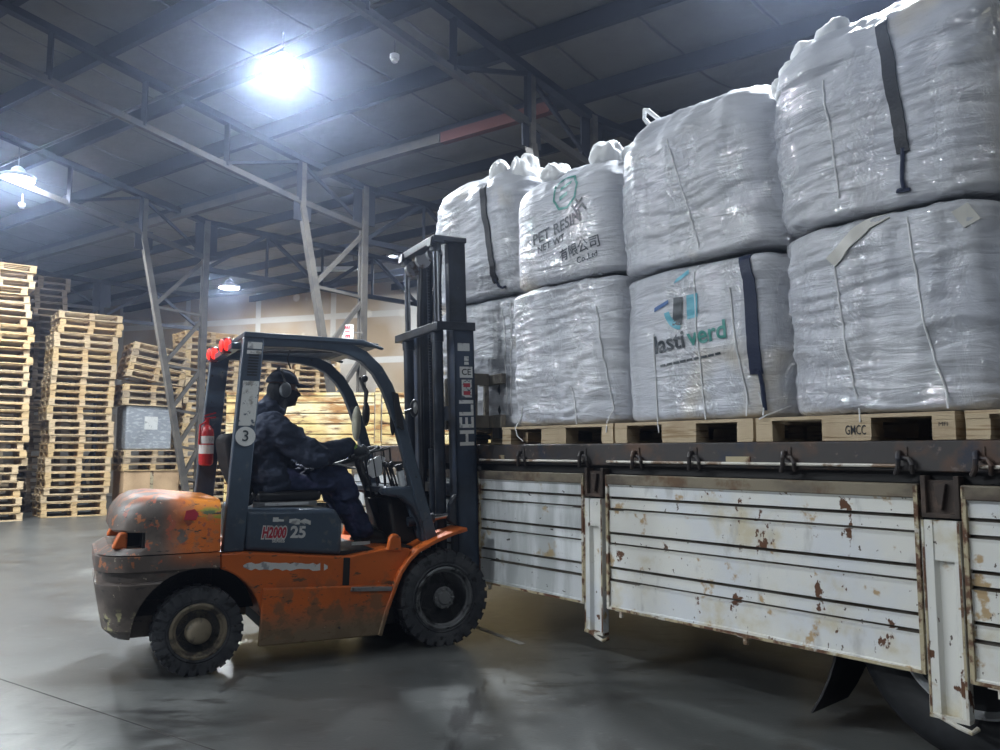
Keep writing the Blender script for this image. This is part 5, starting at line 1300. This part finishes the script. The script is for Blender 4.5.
# small things on the structure
bx_ = tag(MB().box((-.16, -.12, -.28), (.16, 0, .28)).build('switch_box', M['switchblue'], bevel=.01), 'small blue-grey electrical box high on the tan drywall', 'electrical box')
bx_.location = (-9.65, 24.12, 6.35 - 0); bx_.rotation_euler = (0, 0, math.atan2(-.31, .95))
sg = thing('sign', 'small white sign with red letters fixed to the lattice column behind the cab', 'sign', (-2.60, 13.52, 3.28), 0)
MB().box((-.10, 0, 0), (.10, .012, .25)).build('sign_board', M['white'], sg)
for i, (bd, rz_) in enumerate((('E', 90), ('I', 90), ('E', -90))): text_on('red_letter', bd, .105, 'redprint', sg, side_mat(0, -.004, .20-.075*i, R(rz_)), bold=.006, sx=1.0)
MB().box((-.12, .012, .10), (.26, .03, .13)).build('sign_bracket', M['colsteel'], sg)
def detector(loc, lab):
    d = thing('smoke_detector', lab, 'smoke detector', loc); MB().tube([(0,0,0), (0,0,.05)], .055, 20).build('base', M['plasticgrey'], d); MB().tube([(0,0,-.035), (0,0,0)], .036, 16).build('sensor_head', M['white'], d)
    MB().tube([(0,0,.05), (0,0,.22)], .008, 6).build('stem', M['steelwork'], d)
detector((-1.21, 8.8, 5.86), 'round white detector hanging under the truss near the top centre of the photo'); detector((-8.28, 13.52, 5.60), 'round white detector under the truss below the left lamp')
sl = thing('strip_light', 'unlit white strip light fixed under the far roof behind the lattice column', 'strip light', (-3.9, 18.5, 5.62), R(-3)); MB().box((-.55, -.06, 0), (.55, .06, .07)).build('tray', M['plasticgrey'], sl); MB().tube([(-.52, 0, -.02), (.52, 0, -.02)], .018, 10).build('tube', M['white'], sl)
for x in (-.45, .45): MB().tube([(x, 0, .07), (x, 0, .9)], .006, 6).build('hanger', M['steelwork'], sl)

# ---------------------------------------------------------------- high-bay lamps
def lamp(x, y, z, label, k=1.):
    LAMP = emit('lit_lamp_lens', (.86, .93, 1.0), LAMP_E*k)
    t = thing('high_bay_lamp', label, 'lamp', (x, y, z), 0, 'high-bay lamps')
    MB().lathe([(-.050,.0),(-.045,.09),(-.032,.165),(-.010,.235),(.006,.25)], 24, Matrix.Rotation(R(90), 4, 'X') @ Matrix.Identity(4)).build('lens', LAMP, t)
    MB().lathe([(.005,.255),(-.03,.262),(-.03,.272),(.03,.285),(.05,.24),(.10,.12),(.16,.10),(.20,.05),(.21,.0)], 24, Matrix.Rotation(R(90), 4, 'X')).build('housing', M['lampbody'], t)
    zz = roof_z(x, y) - z
    MB().tube([(0, 0, .2), (0, 0, max(zz - .30, .3))], .008, 6).build('suspension_cable', M['black'], t)
LAMPS = [(-2.83, 10.0, 6.35, 'brightest hanging lamp, nearest the camera at the top of the photo', 1.5), (-8.37, 13.5, 6.10, 'lit hanging lamp near the left photo edge above the pallets', 1.4),
    (-2.47, 19.0, 6.05, 'distant lit lamp beside the top of the forklift mast', .6), (-7.22, 21.0, 5.73, 'distant lit lamp low over the drywall, left of the cab', .6)]
for l in LAMPS: lamp(*l)
for i, (x, y) in enumerate(((2.7, 6.5), (-7.2, 3.4), (-1.7, -.3), (-12.7, 7.0), (3.8, -3.8), (-13.0, -1.0))):
    lamp(x, y, min(roof_z(x, y) - 1.0, 7.2), 'high-bay lamp outside the photo, ' + ('over the bulk bags', 'left of the camera', 'just behind the camera', 'over the far left floor', 'behind the trailer end', 'far to the left of the camera')[i], (.8, .75, .16, 1.9, .15, 2.5)[i])

# ---------------------------------------------------------------- camera, air, exposure
cam = bpy.data.cameras.new('camera'); cam.sensor_width = 36; cam.lens = 28.8; cam.clip_end = 200
co = link('camera', cam); co.location = (0, 0, 1.38); co.rotation_euler = (R(90) + math.atan(76/800), 0, 0); SC.camera = co
w = bpy.data.worlds.new('night'); w.use_nodes = True; SC.world = w
bg = w.node_tree.nodes['Background']; bg.inputs[0].default_value = (.5, .6, .8, 1); bg.inputs[1].default_value = .02
if HAZE:
    vs_ = w.node_tree.nodes.new('ShaderNodeVolumeScatter'); vs_.inputs['Color'].default_value = (.58, .70, 1, 1); vs_.inputs['Density'].default_value = HAZE; vs_.inputs['Anisotropy'].default_value = .88
    w.node_tree.links.new(vs_.outputs[0], w.node_tree.nodes['World Output'].inputs['Volume'])
SC.view_settings.view_transform = 'Standard'; SC.view_settings.look = 'None'; SC.view_settings.gamma = 1; SC.view_settings.use_curve_mapping = False
SC.view_settings.exposure = EXPO
